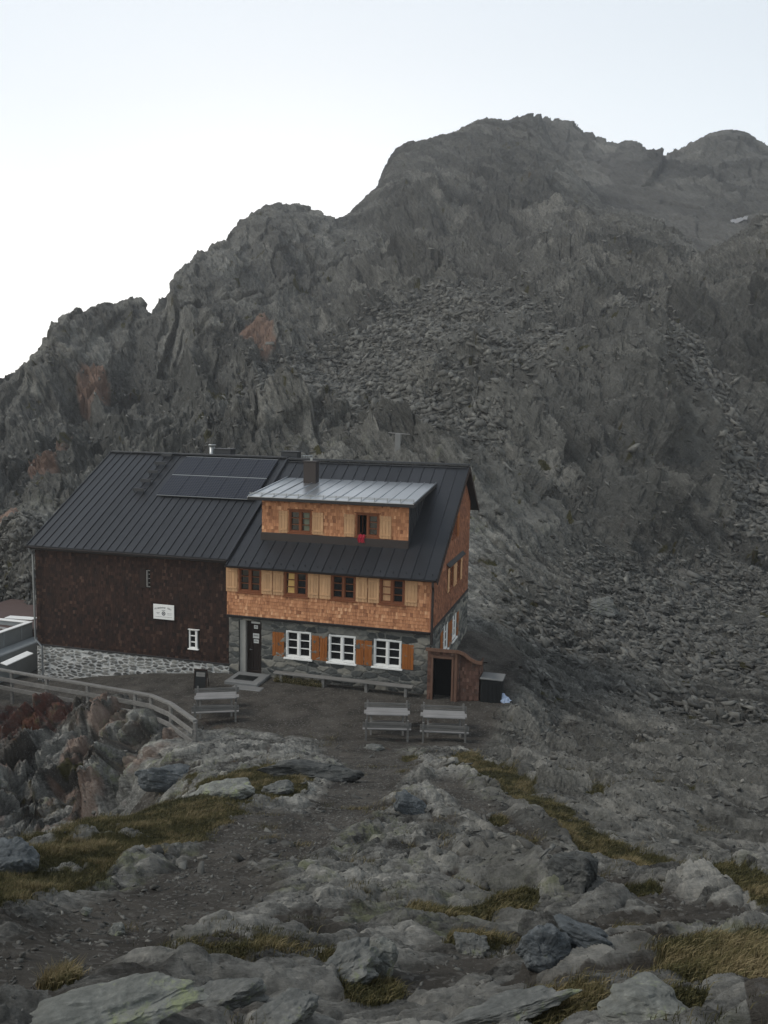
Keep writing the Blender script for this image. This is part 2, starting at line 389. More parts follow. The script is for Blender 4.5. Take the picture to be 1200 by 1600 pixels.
for px, py, d in crest[::3]: cp.append(tuple(at_d(px, py+160, d*1.4)))
base_t = RBF(cp)

def grid_mesh(tf, az0, az1, naz, lgs):
    AZ, LG = np.meshgrid(np.linspace(az0, az1, naz), lgs)
    return AZ, LG, tf(AZ, LG)
def to_xyz(AZ, LG, T):
    D = np.exp(LG); dx = D*(np.sin(AZ)*RTH[0]+np.cos(AZ)*FWH[0]); dy = D*(np.sin(AZ)*RTH[1]+np.cos(AZ)*FWH[1])
    return np.stack([CAM[0]+dx, CAM[1]+dy, CAM[2]+D*T], -1)
def normals(P):
    a = np.gradient(P, axis=1); b = np.gradient(P, axis=0); n = np.cross(a, b); n /= np.linalg.norm(n, axis=-1, keepdims=True)+1e-9
    return np.where(n[..., 2:3] < 0, -n, n)
def gfaces(nr, nc, tri=False):
    I, J = np.meshgrid(np.arange(nc-1), np.arange(nr-1)); a = (J*nc+I).ravel()
    if tri: return np.concatenate([np.stack([a, a+1, a+nc], 1), np.stack([a+1, a+nc+1, a+nc], 1)])     # diagonals run with the dip of the rock
    return np.stack([a, a+1, a+nc+1, a+nc], 1)
def blur(A, k):
    for _ in range(k):
        A = (np.roll(A, 1, 0)+A+np.roll(A, -1, 0))/3; A = (np.roll(A, 1, 1)+A+np.roll(A, -1, 1))/3
    return A
Q = globals().get('TQ', 1.0)
lgs = np.concatenate([np.linspace(math.log(.8), math.log(3.4), int(30*Q), endpoint=False), np.linspace(math.log(3.4), math.log(12), int(520*Q), endpoint=False), np.linspace(math.log(12), math.log(36), int(340*Q), endpoint=False),
                      np.linspace(math.log(36), math.log(290), int(820*Q), endpoint=False), np.linspace(math.log(290), math.log(420), int(30*Q))])
azs = np.concatenate([np.linspace(R(-44), R(-27.5), int(90*Q), endpoint=False), np.linspace(R(-27.5), R(27.5), int(900*Q), endpoint=False), np.linspace(R(27.5), R(44), int(90*Q))])
# coarse evaluation of the smooth base, then bilinear upsampling
cl = np.linspace(lgs[0], lgs[-1], 300); ca = np.linspace(azs[0], azs[-1], 260)
CA, CL = np.meshgrid(ca, cl); CT = base_t(CA, CL)
def upsample(T, cl, ca, lg, az):
    y = np.clip((lg-cl[0])/(cl[1]-cl[0]), 0, len(cl)-1.001); x = np.clip((az-ca[0])/(ca[1]-ca[0]), 0, len(ca)-1.001)
    i = y.astype(int); j = x.astype(int); fy = y-i; fx = x-j
    return (T[i, j]*(1-fx)+T[i, j+1]*fx)*(1-fy)+(T[i+1, j]*(1-fx)+T[i+1, j+1]*fx)*fy
AZ, LG = np.meshgrid(azs, lgs); T0 = upsample(CT, cl, ca, LG, AZ)
P0 = to_xyz(AZ, LG, T0); D0 = np.exp(LG)
P0[..., 2] -= 0
N0 = normals(blur(P0, 6))
ul = (P0[..., 0]-CAM[0])*RTH[0]+(P0[..., 1]-CAM[1])*RTH[1]; vl = (P0[..., 0]-CAM[0])*FWH[0]+(P0[..., 1]-CAM[1])*FWH[1]
va = vl+P0[..., 2]*1.0
def proj(P):
    d = P-CAM; z = d@fw; z = np.maximum(z, .01); return 600+FPX*(d@r2)/z, 800-FPX*(d@u2)/z
PX, PY = proj(P0)
def rot(u, v, deg): c, s_ = math.cos(R(deg)), math.sin(R(deg)); return u*c+v*s_, -u*s_+v*c     # first axis along deg
def slabs(u, v, deg, Lg, asp, seed, bias=.5, tilt=.9):
    u = u+0.; v = v+0.
    a, b_ = rot(u+.12*Lg*fbm(u/Lg*1.3, v/Lg*1.3, seed+50, 3), v+.12*Lg*fbm(u/Lg*1.3+5, v/Lg*1.3, seed+60, 3), deg)
    return plates(a/(Lg*asp), b_/Lg, seed, tilt, (0, bias))
def wpt(px, py, d=None, z=None):
    return at_d(px, py, d) if d else at_z(px, py, z)
def blob(lst):
    """soft mask from (px, py, d, radius) spots, measured in angle and log distance from the look-out"""
    m = np.zeros_like(AZ)
    for px, py, d, ra, rl in lst:
        a, l, t = polar(wpt(px, py, d)); q = ((AZ-a)/ra)**2+((LG-l)/rl)**2
        m = np.maximum(m, np.exp(-q*q))
    return m
def along(pts, ra, rl, n=14):
    out = []
    for (x0, y0, d0), (x1, y1, d1) in zip(pts[:-1], pts[1:]):
        for k in range(n):
            t = k/n; out.append((x0+(x1-x0)*t, y0+(y1-y0)*t, math.exp(math.log(d0)+(math.log(d1)-math.log(d0))*t), ra, rl))
    return out
X0, Y0, Z0 = P0[..., 0], P0[..., 1], P0[..., 2]
nz1 = fbm(ul/2.5, vl/2.5, 301, 4); nz2 = fbm(ul/.6, vl/.6, 302, 4)
# flat made ground round the hut
def boxmask(x0, x1, y0, y1, m): return sstep(x0-m, x0+m, X0)*(1-sstep(x1-m, x1+m, X0))*sstep(y0-m, y0+m, Y0)*(1-sstep(y1-m, y1+m, Y0))
m_ter = np.maximum(boxmask(-1.5, 12.2, -6.2, 9.6, .9), boxmask(-14, 1, -4.6, 10, .6))
m_ter = np.clip(m_ter, 0, 1)
m_path = blob(along([(560, 1170, 27), (600, 1200, 23.5), (560, 1245, 18), (520, 1290, 13.5), (420, 1360, 10)], .05, .09))
m_path = np.maximum(m_path, blob(along([(330, 1400, 8.5), (230, 1450, 7), (100, 1520, 5.2), (0, 1560, 4.6)], .10, .13)))
m_path = np.maximum(m_path, blob(along([(420, 1290, 14), (330, 1370, 9.5), (250, 1420, 7.8)], .05, .08)))
m_path = np.maximum(m_path, .8*blob(along([(700, 1230, 19), (790, 1300, 13), (860, 1350, 10.5), (980, 1400, 8.3), (1100, 1440, 7.2), (1200, 1455, 6.8)], .025, .05)))
m_path = np.maximum(m_path, .8*blob(along([(640, 1560, 4.7), (760, 1520, 5.4), (880, 1490, 5.8)], .05, .06)))
m_gr = blob(along([(-60, 1420, 8.4), (60, 1385, 9.6), (180, 1345, 11.2), (290, 1300, 13.8), (370, 1258, 17), (440, 1222, 19.5)], .04, .19))
m_gr = np.maximum(m_gr, blob(along([(-60, 1475, 6.9), (50, 1435, 8.1), (160, 1380, 9.9), (260, 1325, 12.6)], .03, .10)))
m_gr = np.maximum(m_gr, blob(along([(0, 1345, 11.3), (100, 1310, 12.5), (230, 1285, 15), (330, 1262, 17)], .05, .10)))
m_gr = np.maximum(m_gr, blob(along([(730, 1195, 23), (790, 1225, 19.5), (860, 1270, 15.5), (920, 1320, 12.3), (1000, 1345, 11), (1090, 1375, 9.7), (1200, 1410, 8)], .022, .09)))
m_gr = np.maximum(m_gr, blob(along([(880, 1230, 21), (930, 1245, 19), (860, 1215, 22)], .03, .06)))
m_gr = np.maximum(m_gr, blob(along([(660, 1440, 7.2), (760, 1425, 7.6), (820, 1415, 7.9)], .022, .045)))
m_gr = np.maximum(m_gr, blob([(740, 1480, 6.1, .04, .05), (580, 1570, 4.5, .045, .07), (880, 1590, 4.1, .05, .07), (975, 1460, 6.6, .02, .05), (1140, 1530, 4.9, .085, .11), (1200, 1470, 5.9, .05, .07), (1060, 1590, 4.1, .04, .05), (330, 1210, 21.5, .016, .04),
     (780, 1290, 13.6, .012, .04), (640, 1180, 25, .012, .02), (90, 1570, 4.5, .025, .05), (1010, 1405, 8.2, .03, .04), (520, 1520, 5.2, .02, .05)]))
m_gr = sstep(.22, .85, m_gr+.7*nz1+.6*nz2)*(1-.9*m_ter)
mtn = sstep(58, 78, D0+12*fbm(ul/20, vl/20, 5, 3))
m_scree = blob([(560, 620, 105, .09, .15), (470, 660, 94, .06, .10), (650, 560, 115, .08, .14), (740, 510, 128, .08, .12), (660, 680, 84, .08, .09), (800, 560, 112, .06, .10), (420, 670, 94, .03, .05)])
m_scree = np.maximum(m_scree, blob(along([(1010, 500, 137), (1060, 600, 120), (1130, 700, 104), (1200, 790, 96)], .03, .08)))
m_bowl = blob([(850, 980, 50, .06, .14), (950, 1000, 53, .08, .14), (1050, 1010, 56, .08, .14), (1150, 1040, 54, .08, .16), (1250, 1040, 54, .1, .18), (1000, 930, 66, .09, .09), (1120, 920, 74, .07, .08), (830, 1080, 38, .03, .05), (1050, 1110, 41, .06, .06), (1180, 1130, 39, .07, .07),
     (20, 940, 52, .06, .08), (0, 880, 58, .05, .06)])
m_loose = np.clip(np.maximum(m_scree, m_bowl), 0, 1)
m_left = 1-sstep(-.12, .0, AZ+.04*fbm(ul/30, va/30, 8, 3))
m_left *= mtn
m_cliff = blob([(60, 1200, 31, .07, .14), (160, 1200, 30.5, .06, .14), (230, 1190, 29, .04, .1), (-80, 1200, 32, .1, .2)])
m_right = sstep(.07, .17, AZ+.03*nz1)*(1-mtn)*sstep(9, 13, D0+60*np.clip(.25-AZ, 0, 1))
# ---- relief (every field is evaluated only where it is used)
def on(mask, fn):
    k = mask > .003; out = np.zeros_like(AZ); out[k] = fn(k); return out
def on2(mask, fn):
    k = mask > .003; r = fn(k); o = [np.zeros_like(AZ) for _ in r]
    for a_, b_ in zip(o, r): a_[k] = b_
    return o
isR = mtn*(1-m_left); isL = mtn*m_left; wR = 1-m_left; wL = m_left
def ridged(x, y, s_, o, g=.55):
    r = 0; a_ = 1.0
    for k in range(o):
        n_ = 1-np.abs(vnoise(x, y, s_+k*13))*4; r = r+a_*np.clip(n_, -1, 1); x, y = x*2.03+y*.3+3.1, y*2.03-x*.3+1.7; a_ *= g
    return r
def aniso(u, v, deg, Lg, asp):
    a_, b_ = rot(u+.25*Lg*fbm(u/Lg/1.5, v/Lg/1.5, 77, 3), v+.25*Lg*fbm(u/Lg/1.5+4, v/Lg/1.5, 78, 3), deg); return a_/(Lg*asp), b_/Lg
def humps(u, v, deg, Lg, asp, seed, wdt=.38, tilt=.6):
    """rounded or ragged bedrock lumps with cracks between, continuous everywhere"""
    a_, b_ = aniso(u, v, deg, Lg, asp); H_, e_, r_ = plates(a_, b_, seed, tilt, (0, -.25))
    p_ = np.clip(e_/wdt, 0, 1); p_ = 1-(1-p_)**2.2
    return p_*(.25+.75*r_+.8*(H_)), r_, e_
def ledges(u, v, deg, Lg, asp, seed, sharp=.16):
    """foliated rock: long parallel ledges with a slow back and a sharp lip"""
    a_, b_ = aniso(u, v, deg, Lg, asp); t_ = b_+1.3*fbm(a_*.55, b_*.35, seed, 4)*2; f_ = t_-np.floor(t_); id_ = _h(np.floor(t_), np.floor(a_*.5+3*vnoise(a_*.3, b_*.3, seed+9)), np.zeros_like(t_), seed)
    p_ = np.where(f_ < 1-sharp, f_/(1-sharp), (1-f_)/sharp); return p_*(.25+.75*id_), id_
crl = PY.copy(); crl[D0 < 100] = 9999; crl = crl.min(0)[None, :]
wcr = .22+.78*sstep(10, 110, PY-crl)
hm = np.zeros_like(AZ); rn = np.zeros_like(AZ)
for k, (Lg, A) in enumerate(((24, 3.6), (8, 2.4), (2.8, 1.15), (1.0, .5), (.45, .22))):
    o = on2(isR, lambda q: slabs(ul[q], va[q], (-60, -57, -64, -55, -60)[k], Lg, (2.4, 2.8, 2.6, 2.2, 2)[k], 100+k, .8)[::2]); hm += wR*A*o[0]*((wcr*sstep(60, 110, D0)**.5) if k < 2 else 1-.6*sstep(170, 250, D0))
    if k in (1, 2): rn += .5*o[1]*(wR > .5)
hm += on(isR, lambda q: (2.6*ridged(*aniso(ul[q], va[q], -62, 13, 3.2), 701, 7)*wcr[q]+.5*ridged(*aniso(ul[q], va[q], -58, 3.4, 4), 705, 6))*wR[q])
for k, (Lg, A) in enumerate(((18, 2.6), (7, 1.7), (2.6, 1.0), (1.0, .45), (.45, .18))):
    o = on2(isL, lambda q: slabs(ul[q], va[q], (-84, -72, -80, -66, -70)[k], Lg, (2.4, 3.0, 3.6, 3.0, 3)[k], 120+k, .3, 1.1)[::2]); hm += wL*A*o[0]*(wcr if k < 2 else 1)
    if k in (1, 2): rn += .5*o[1]*(wL >= .5)
hm += on(isL, lambda q: 3.4*ridged(*aniso(ul[q], va[q], -82, 16, 3.2), 721, 7)*wcr[q]*wL[q])
hm += on(isR, lambda q: (1.1*ledges(ul[q], va[q], -52, 3.4, 4.5, 711)[0]+.45*ledges(ul[q], va[q], -62, 1.15, 4, 712)[0])*wR[q]*(1-.8*sstep(120, 200, D0[q])))
big = on(mtn, lambda q: 16*fbm(ul[q]/90+3, va[q]/110, 71, 4)*wcr[q])
rough_m = (1-.6*m_scree)*(1-.8*m_bowl)
dm = mtn*(hm*rough_m+ .35*big*sstep(90, 160, D0)*(1-.5*m_scree))
# loose blocks
blk = 0
for k, (Lg, A) in enumerate(((1.5, .55), (.7, .28), (.35, .12))):
    def fb(q):
        a_, b_ = rot(ul[q]+.2*nz1[q], va[q]*1.15, -25+30*k); h_, e_, r_ = plates(a_/(Lg*1.7), b_/Lg, 200+k, 1.6); return A*(h_+.2*np.minimum(e_*3, 1))
    blk = blk+on(m_loose, fb)
dm = dm+blk*m_loose
# right flank slabs and the near ground
near = (1-mtn)*(1-m_bowl)
hn = np.zeros_like(AZ); rn2 = np.zeros_like(AZ)
mR = near*m_right; mN = near*(1-m_right)
for k, (Lg, A) in enumerate(((2.6, .42), (.9, .26), (.32, .10), (.12, .04))):
    o = on2(mR, lambda q: humps(ul[q], vl[q]*1.2, (-50, -46, -54, -48)[k], Lg, 4.2, 140+k, .30, 1.0)[:2]); hn += A*o[0]*m_right
    if k in (1, 2): rn2 += .5*o[1]*(m_right > .5)
hn += on(mR, lambda q: .10*ridged(*aniso(ul[q], vl[q]*1.2, -48, .9, 4.5), 741, 5)*m_right[q])
low = np.zeros_like(AZ)
for k, (Lg, A) in enumerate(((1.6, .15), (.62, .13), (.27, .08), (.12, .036))):
    o = on2(mN, lambda q: humps(ul[q], vl[q]*1.15, (18, 4, 24, 10)[k], Lg, 2.6, 160+k, (.2, .2, .25, .3)[k], 1.2)[:2]); hn += A*o[0]*(1-m_right)
    if k < 2: low += (o[0] < .30)*.5*(1-m_right)
    if k in (1, 2): rn2 += .5*o[1]*(m_right <= .5)
lm = np.clip(.55+1.8*fbm(ul/2.2+9, vl/2.2, 771, 3), 0, 1)
hn += on(mN, lambda q: ((.15*ledges(ul[q], vl[q]*1.1, 14, .95, 3.5, 760)[0]+.08*ledges(ul[q], vl[q]*1.1, 20, .30, 4, 761)[0])*lm[q]+.03*ledges(ul[q], vl[q]*1.1, 8, .10, 4, 762)[0])*(1-m_right[q]))
hn += on(mR, lambda q: (.42*ledges(ul[q], vl[q]*1.1, -50, 1.2, 4.5, 764)[0]+.18*ledges(ul[q], vl[q]*1.1, -46, .36, 5, 765)[0]+.04*ledges(ul[q], vl[q]*1.1, -50, .14, 5, 766)[0])*m_right[q])
hn += on(mN, lambda q: (.05*ridged(*aniso(ul[q], vl[q]*1.15, 14, .6, 4.0), 751, 6)+.03*ridged(*aniso(ul[q], vl[q]*1.15, 22, .16, 3.5), 755, 4))*(1-m_right[q]))
hn -= .18*(1-m_right)+.45*m_right
hn *= 1-(1-m_right)*(1-sstep(4, 10, D0))*.45
hn *= 1-m_right*(1-sstep(9, 26, D0))*.62
hc = np.zeros_like(AZ)
for k, (Lg, A) in enumerate(((1.9, .85), (.75, .42), (.3, .16), (.12, .06))):
    hc += on(m_cliff*near, lambda q: A*1.25*humps(ul[q], vl[q]+Z0[q]*1.3, (72, 58, 80, 60)[k], Lg, 2.4, 180+k, .32, 1.0)[0])
smooth_g = np.clip(m_path*.88+m_ter*.97+m_gr*.8, 0, .97)
dn = near*(hn*(1-smooth_g)*(1-m_cliff)+hc*m_cliff*(1-m_ter))
out1 = near*(1-m_ter)*(.16*fbm(ul/1.7, vl/1.7, 331, 5))*(1-.5*m_path)
micro = near*(.012*fbm(ul*7, vl*7, 340, 4)+.02*np.clip(fbm(ul*2.2, vl*2.2, 345, 4), 0, 1))*(.35+.65*(1-m_ter))
grass_h = .09*m_gr*(.6+fbm(ul*1.6, vl*1.6, 350, 4))*(1-mtn)
disp = dm+dn+out1+micro
keepcol = boxmask(-9.9, 11.2, -.2, 9.2, .15)
P1 = P0+N0*disp[..., None]; P1[..., 2] += grass_h
P1[..., 2] = np.where(boxmask(-9.8, 8.9, .15, 9.0, .1) > .5, np.minimum(P1[..., 2], -.3), P1[..., 2])
# ---- colour masks carried by the mesh
rn = np.where(mtn > .5, rn, rn2)
red = blob([(150, 620, 112, .018, .05), (135, 610, 113, .012, .04), (400, 575, 122, .022, .05), (385, 560, 124, .012, .05), (110, 735, 90, .012, .06), (75, 770, 84, .012, .06), (90, 750, 85, .01, .05), (20, 850, 64, .012, .05)])
red = np.maximum(red, blob([(1180, 745, 102, .03, .04), (1140, 760, 98, .02, .03)])*.45)
red2 = blob([(75, 1115, 34.5, .030, .04), (60, 1140, 34, .03, .03), (95, 1135, 33.5, .02, .03), (10, 1150, 34, .03, .06)])
red2 = sstep(.3, .6, red2+.6*nz2)
red = sstep(.25, .6, red*(.75+1.0*fbm(ul/4, va/9, 401, 4))+.35*red*fbm(ul/1.2, va/2, 402, 3))
pink = m_cliff*sstep(.0, .25, fbm(ul/.9, vl/1.0, 410, 4))*.75
moss = sstep(.1, .3, fbm(ul/1.4+7, vl/1.4, 420, 5)+.25*blob([(260, 1240, 23, .05, .09), (300, 1225, 22.5, .05, .06), (640, 1450, 7.0, .1, .15), (60, 1590, 4.1, .08, .1), (180, 1570, 4.3, .06, .08), (1000, 1530, 4.9, .03, .05)])-.06)*near*(1-m_ter)*(1-.9*m_right)
mg = blob([(380, 660, 98, .02, .04), (340, 670, 95, .02, .03), (480, 450, 155, .02, .03)])*.6
lowg = near*(1-m_ter)*sstep(.25, .8, blur(low, 1)+.9*nz1+.5*nz2-.05)*.85
colm = np.stack([np.clip(red+pink, 0, 1), np.clip(m_gr+mg, 0, 1), np.clip(np.maximum(np.maximum(m_path, m_ter)*near, lowg)+.35*m_loose, 0, 1)], -1)
col2 = np.stack([rn, np.clip(moss, 0, 1), np.clip(red2, 0, 1)], -1)
nzb0 = fbm(ul/6, va/6, 819, 4)
pale = np.clip(m_scree*.9+.75*blob([(800, 800, 72, .07, .10), (900, 800, 76, .09, .10), (900, 680, 92, .10, .12), (850, 560, 110, .08, .10), (1000, 600, 115, .05, .1), (1060, 680, 104, .05, .1), (700, 700, 80, .07, .06), (1140, 740, 102, .06, .08)])*(.75+.8*nzb0), 0, 1)
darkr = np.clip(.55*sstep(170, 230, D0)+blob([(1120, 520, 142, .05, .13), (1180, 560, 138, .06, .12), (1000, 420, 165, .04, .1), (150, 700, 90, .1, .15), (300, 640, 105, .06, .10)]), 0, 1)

def rock_mat():
    t = NT('mountain_rock'); v = t.coords()
    c1 = t.attr('masks', 'Color'); c2 = t.attr('marks', 'Color')
    s1 = t.n('ShaderNodeSeparateColor'); t.l(c1, s1.inputs[0]); s2 = t.n('ShaderNodeSeparateColor'); t.l(c2, s2.inputs[0])
    redm, grm, grav = s1.outputs; rnd, mossm, red2m = s2.outputs
    far = t.attr('coarse'); pl = t.attr('pale'); dk = t.attr('dark_rock')
    tc = t.n('ShaderNodeTexCoord')
    ds = np.array([RTH[0]*.50-FWH[0]*.5, RTH[1]*.50-FWH[1]*.5, -.70]); ds /= np.linalg.norm(ds)
    e1 = np.cross(ds, [FWH[0], FWH[1], 0]); e1 /= np.linalg.norm(e1); e2 = np.cross(ds, e1)
    cx = t.n('ShaderNodeCombineXYZ')
    for kk_, (e, sc_) in enumerate(((e1, 1.0), (e2, 1.0), (ds, .16))):
        dn_ = t.n('ShaderNodeVectorMath', operation='DOT_PRODUCT'); t.l(tc.outputs['Object'], dn_.inputs[0]); dn_.inputs[1].default_value = tuple(e*sc_); t.l(dn_.outputs['Value'], cx.inputs[kk_])
    vr = cx.outputs[0]
    d2 = np.array([RTH[0], RTH[1], .12]); d2 /= np.linalg.norm(d2); g1 = np.cross(d2, [0, 0, 1]); g1 /= np.linalg.norm(g1); g2 = np.cross(d2, g1)
    cx2 = t.n('ShaderNodeCombineXYZ')
    for kk_, (e, sc_) in enumerate(((g1, 1.0), (g2, 1.3), (d2, .14))):
        dn_ = t.n('ShaderNodeVectorMath', operation='DOT_PRODUCT'); t.l(tc.outputs['Object'], dn_.inputs[0]); dn_.inputs[1].default_value = tuple(e*sc_); t.l(dn_.outputs['Value'], cx2.inputs[kk_])
    vr2 = cx2.outputs[0]
    nb = t.noise(vr, .8, 10, .66, .3); nf = t.noise(v, 9, 8, .7); nm = t.noise(v, .09, 6, .6)
    ns = t.noise(vr, 3.3, 8, .72, .2); nq = t.noise(v, 2.6, 8, .72)
    k = t.math('ADD', t.math('MULTIPLY_ADD', rnd, .85, .04), t.math('MULTIPLY_ADD', nb, 1.1, -.55))
    k = t.math('ADD', k, t.math('MULTIPLY_ADD', ns, 1.3, -.65)); k = t.math('ADD', k, t.math('MULTIPLY_ADD', nq, .9, -.45))
    nh = t.noise(vr2, 11, 8, .75, .1)
    k = t.math('ADD', k, t.math('MULTIPLY', t.math('MULTIPLY_ADD', nh, 1.4, -.7), t.math('SUBTRACT', 1.0, far, clamp=True)))
    k = t.math('ADD', k, t.math('MULTIPLY_ADD', nf, .9, -.45), clamp=True)
    near_c = t.ramp(k, [(0, (.036, .035, .032)), (.3, (.115, .113, .104)), (.65, (.228, .224, .204)), (1, (.39, .375, .335))])
    far_c = t.ramp(k, [(0, (.040, .040, .037)), (.4, (.098, .097, .088)), (.75, (.175, .172, .154)), (1, (.29, .28, .25))])
    c = t.mix(far, near_c, far_c)
    c = t.mix(t.math('MULTIPLY', nm, .22), c, (.075, .068, .055))                      # brownish weathering, greenish growth
    c = t.mix(t.math('MULTIPLY', pl, .8), c, t.mix(nb, (.075, .077, .072), (.24, .238, .22)))
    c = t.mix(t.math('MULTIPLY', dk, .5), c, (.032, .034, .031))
    rc = t.mix(nf, (.15, .088, .062), (.33, .215, .16))
    c = t.mix(t.math('MULTIPLY', redm, .85), c, rc)
    # yellow-green lichen and moss patches
    lich = t.ramp(t.noise(v, 3.1, 8, .75), [(.48, (0, 0, 0)), (.62, (1, 1, 1))])
    c = t.mix(t.math('MULTIPLY', t.math('MULTIPLY', mossm, lich), .7), c, t.mix(nf, (.13, .14, .07), (.24, .25, .15)))
    spots = t.ramp(t.noise(v, 26, 6, .8), [(.56, (0, 0, 0)), (.66, (1, 1, 1))])
    c = t.mix(t.math('MULTIPLY', t.math('MULTIPLY', t.math('SUBTRACT', 1.0, far, clamp=True), spots), .4), c, (.27, .27, .25))
    # trodden gravel
    gn = t.n('ShaderNodeTexVoronoi'); gn.inputs['Scale'].default_value = 22; t.l(v, gn.inputs['Vector'])
    gs = t.n('ShaderNodeSeparateColor'); t.l(gn.outputs['Color'], gs.inputs[0])
    gc = t.mix(t.ramp(t.noise(v, .9, 8, .68), [(.35, (0, 0, 0)), (.65, (1, 1, 1))]), (.036, .032, .027), (.098, .088, .075))
    gc = t.mix(t.ramp(gs.outputs[0], [(.84, (0, 0, 0)), (1, (1, 1, 1))]), gc, (.14, .132, .12))
    c = t.mix(t.ramp(t.math('ADD', grav, t.math('MULTIPLY_ADD', nf, .6, -.3)), [(.25, (0, 0, 0)), (.72, (1, 1, 1))]), c, gc)
    soil = t.mix(nf, (.022, .020, .010), (.085, .078, .028))
    c = t.mix(t.ramp(t.math('ADD', grm, t.math('MULTIPLY_ADD', nf, .5, -.25)), [(.35, (0, 0, 0)), (.55, (1, 1, 1))]), c, soil)
    c = t.mix(t.math('MULTIPLY', t.math('MULTIPLY', red2m, t.ramp(nq, [(.35, (0, 0, 0)), (.55, (1, 1, 1))])), .85), c, t.mix(nf, (.045, .02, .015), (.16, .058, .042)))
    #hgt = t.math('ADD', t.math('MULTIPLY', nb, 1.0), t.math('MULTIPLY', t.noise(v, 3.5, 10, .72), .5))
    rid = t.math('ABSOLUTE', t.math('MULTIPLY_ADD', t.noise(vr, 1.9, 8, .7, .2), 2.0, -1.0))
    rid2 = t.math('ABSOLUTE', t.math('MULTIPLY_ADD', t.noise(v, 1.1, 10, .72), 2.0, -1.0))
    bn = t.bump(t.noise(v, 30, 8, .75), .6, .03)
    fol = t.math('ADD', t.math('MULTIPLY', t.noise(vr, 6, 8, .75), far), t.math('MULTIPLY', t.noise(vr2, 9, 9, .78, .15), t.math('SUBTRACT', 1.0, far, clamp=True)))
    bn = t.bump(fol, .75, .11, bn)
    bn = t.bump(t.math('ADD', rid, rid2), t.math('MULTIPLY_ADD', far, .6, .3), .4, bn)
    return t.fin(c, .92, 0, bn, .2)
M['rock'] = rock_mat()
def ring(A): return A.reshape(-1, *A.shape[2:])
terrain = npmesh('ground', ring(P1), gfaces(*AZ.shape, True), M['rock'], {'masks': ring(colm), 'marks': ring(col2), 'coarse': ring(np.clip(mtn+m_bowl+.7*m_right, 0, 1)), 'pale': ring(pale), 'dark_rock': ring(darkr)}, smooth=True, nf=3)
fl_ = (np.maximum(m_ter, np.maximum(m_path, m_gr))*(1-mtn)[...]>.6)[:-1, :-1].ravel(); fl_ = np.concatenate([fl_, fl_]); terrain.data.polygons.foreach_set('use_smooth', fl_)
terrain['kind'] = 'structure'
# ---- far mountain across the cirque
fc = [(700, 275, 343), (800, 225, 349), (860, 196, 355), (900, 214, 361), (940, 232, 364), (1000, 250, 368), (1045, 258, 371), (1060, 260, 371), (1085, 240, 374), (1130, 216, 377), (1170, 226, 377), (1200, 244, 374), (1300, 275, 374), (1450, 300, 361),
      (700, 330, 299), (850, 300, 312), (950, 290, 312), (1000, 320, 299), (1050, 290, 318), (1100, 330, 299), (1150, 340, 293), (1200, 330, 299), (1300, 350, 293), (1450, 400, 287), (700, 480, 256), (850, 430, 256), (1000, 400, 265), (1100, 400, 265), (1200, 420, 262), (1450, 480, 256),
      (700, 700, 225), (1000, 650, 225), (1300, 650, 225)]
fp = [tuple(at_d(*q)) for q in fc]+[tuple(at_d(px, py+60, d*1.2)) for px, py, d in fc[:14]]
ft = RBF(fp, c=.07)
fl = np.linspace(math.log(222), math.log(470), int(460*Q)); fa = np.linspace(R(4), R(46), int(520*Q))
FA, FL = np.meshgrid(fa, fl); FT = ft(FA, FL); FPp = to_xyz(FA, FL, FT); FN = normals(blur(FPp, 4))
fu = np.exp(FL)*np.sin(FA); fv = np.exp(FL)*np.cos(FA)+FPp[..., 2]
fh = 0; fr = 0
def blobF(lst):
    m = np.zeros_like(FA)
    for px, py, d, ra, rl in lst:
        a, l, t = polar(wpt(px, py, d)); m = np.maximum(m, np.exp(-(((FA-a)/ra)**2+((FL-l)/rl)**2)**2))
    return m
fs = blobF(along([(960, 260, 325), (990, 290, 310), (1060, 320, 300), (1110, 360, 280)], .035, .07))
for k, (Lg, A) in enumerate(((45, 4.5), (17, 4.5), (6, 2.4), (2.2, 1.2), (.9, .5))):
    s_ = slabs(fu, fv, -60 if k else -40, Lg, 2.2, 500+k, .5); fh = fh+A*s_[0]*(1-.5*fs)
    if k in (1, 2): fr = fr+.5*s_[2]
FP1 = FPp+FN*(fh+5*fbm(fu/60, fv/60, 530, 4))[..., None]
z_ = np.zeros_like(FA)
fo = npmesh('far_mountain', ring(FP1), gfaces(*FA.shape, True), M['rock'], {'masks': ring(np.stack([z_, z_, .4*fs], -1)), 'marks': ring(np.stack([fr, z_, z_], -1)), 'coarse': ring(z_+1), 'pale': ring(.35*fs), 'dark_rock': ring(z_+.45-.4*fs)}, nf=3)
fo['kind'] = 'structure'

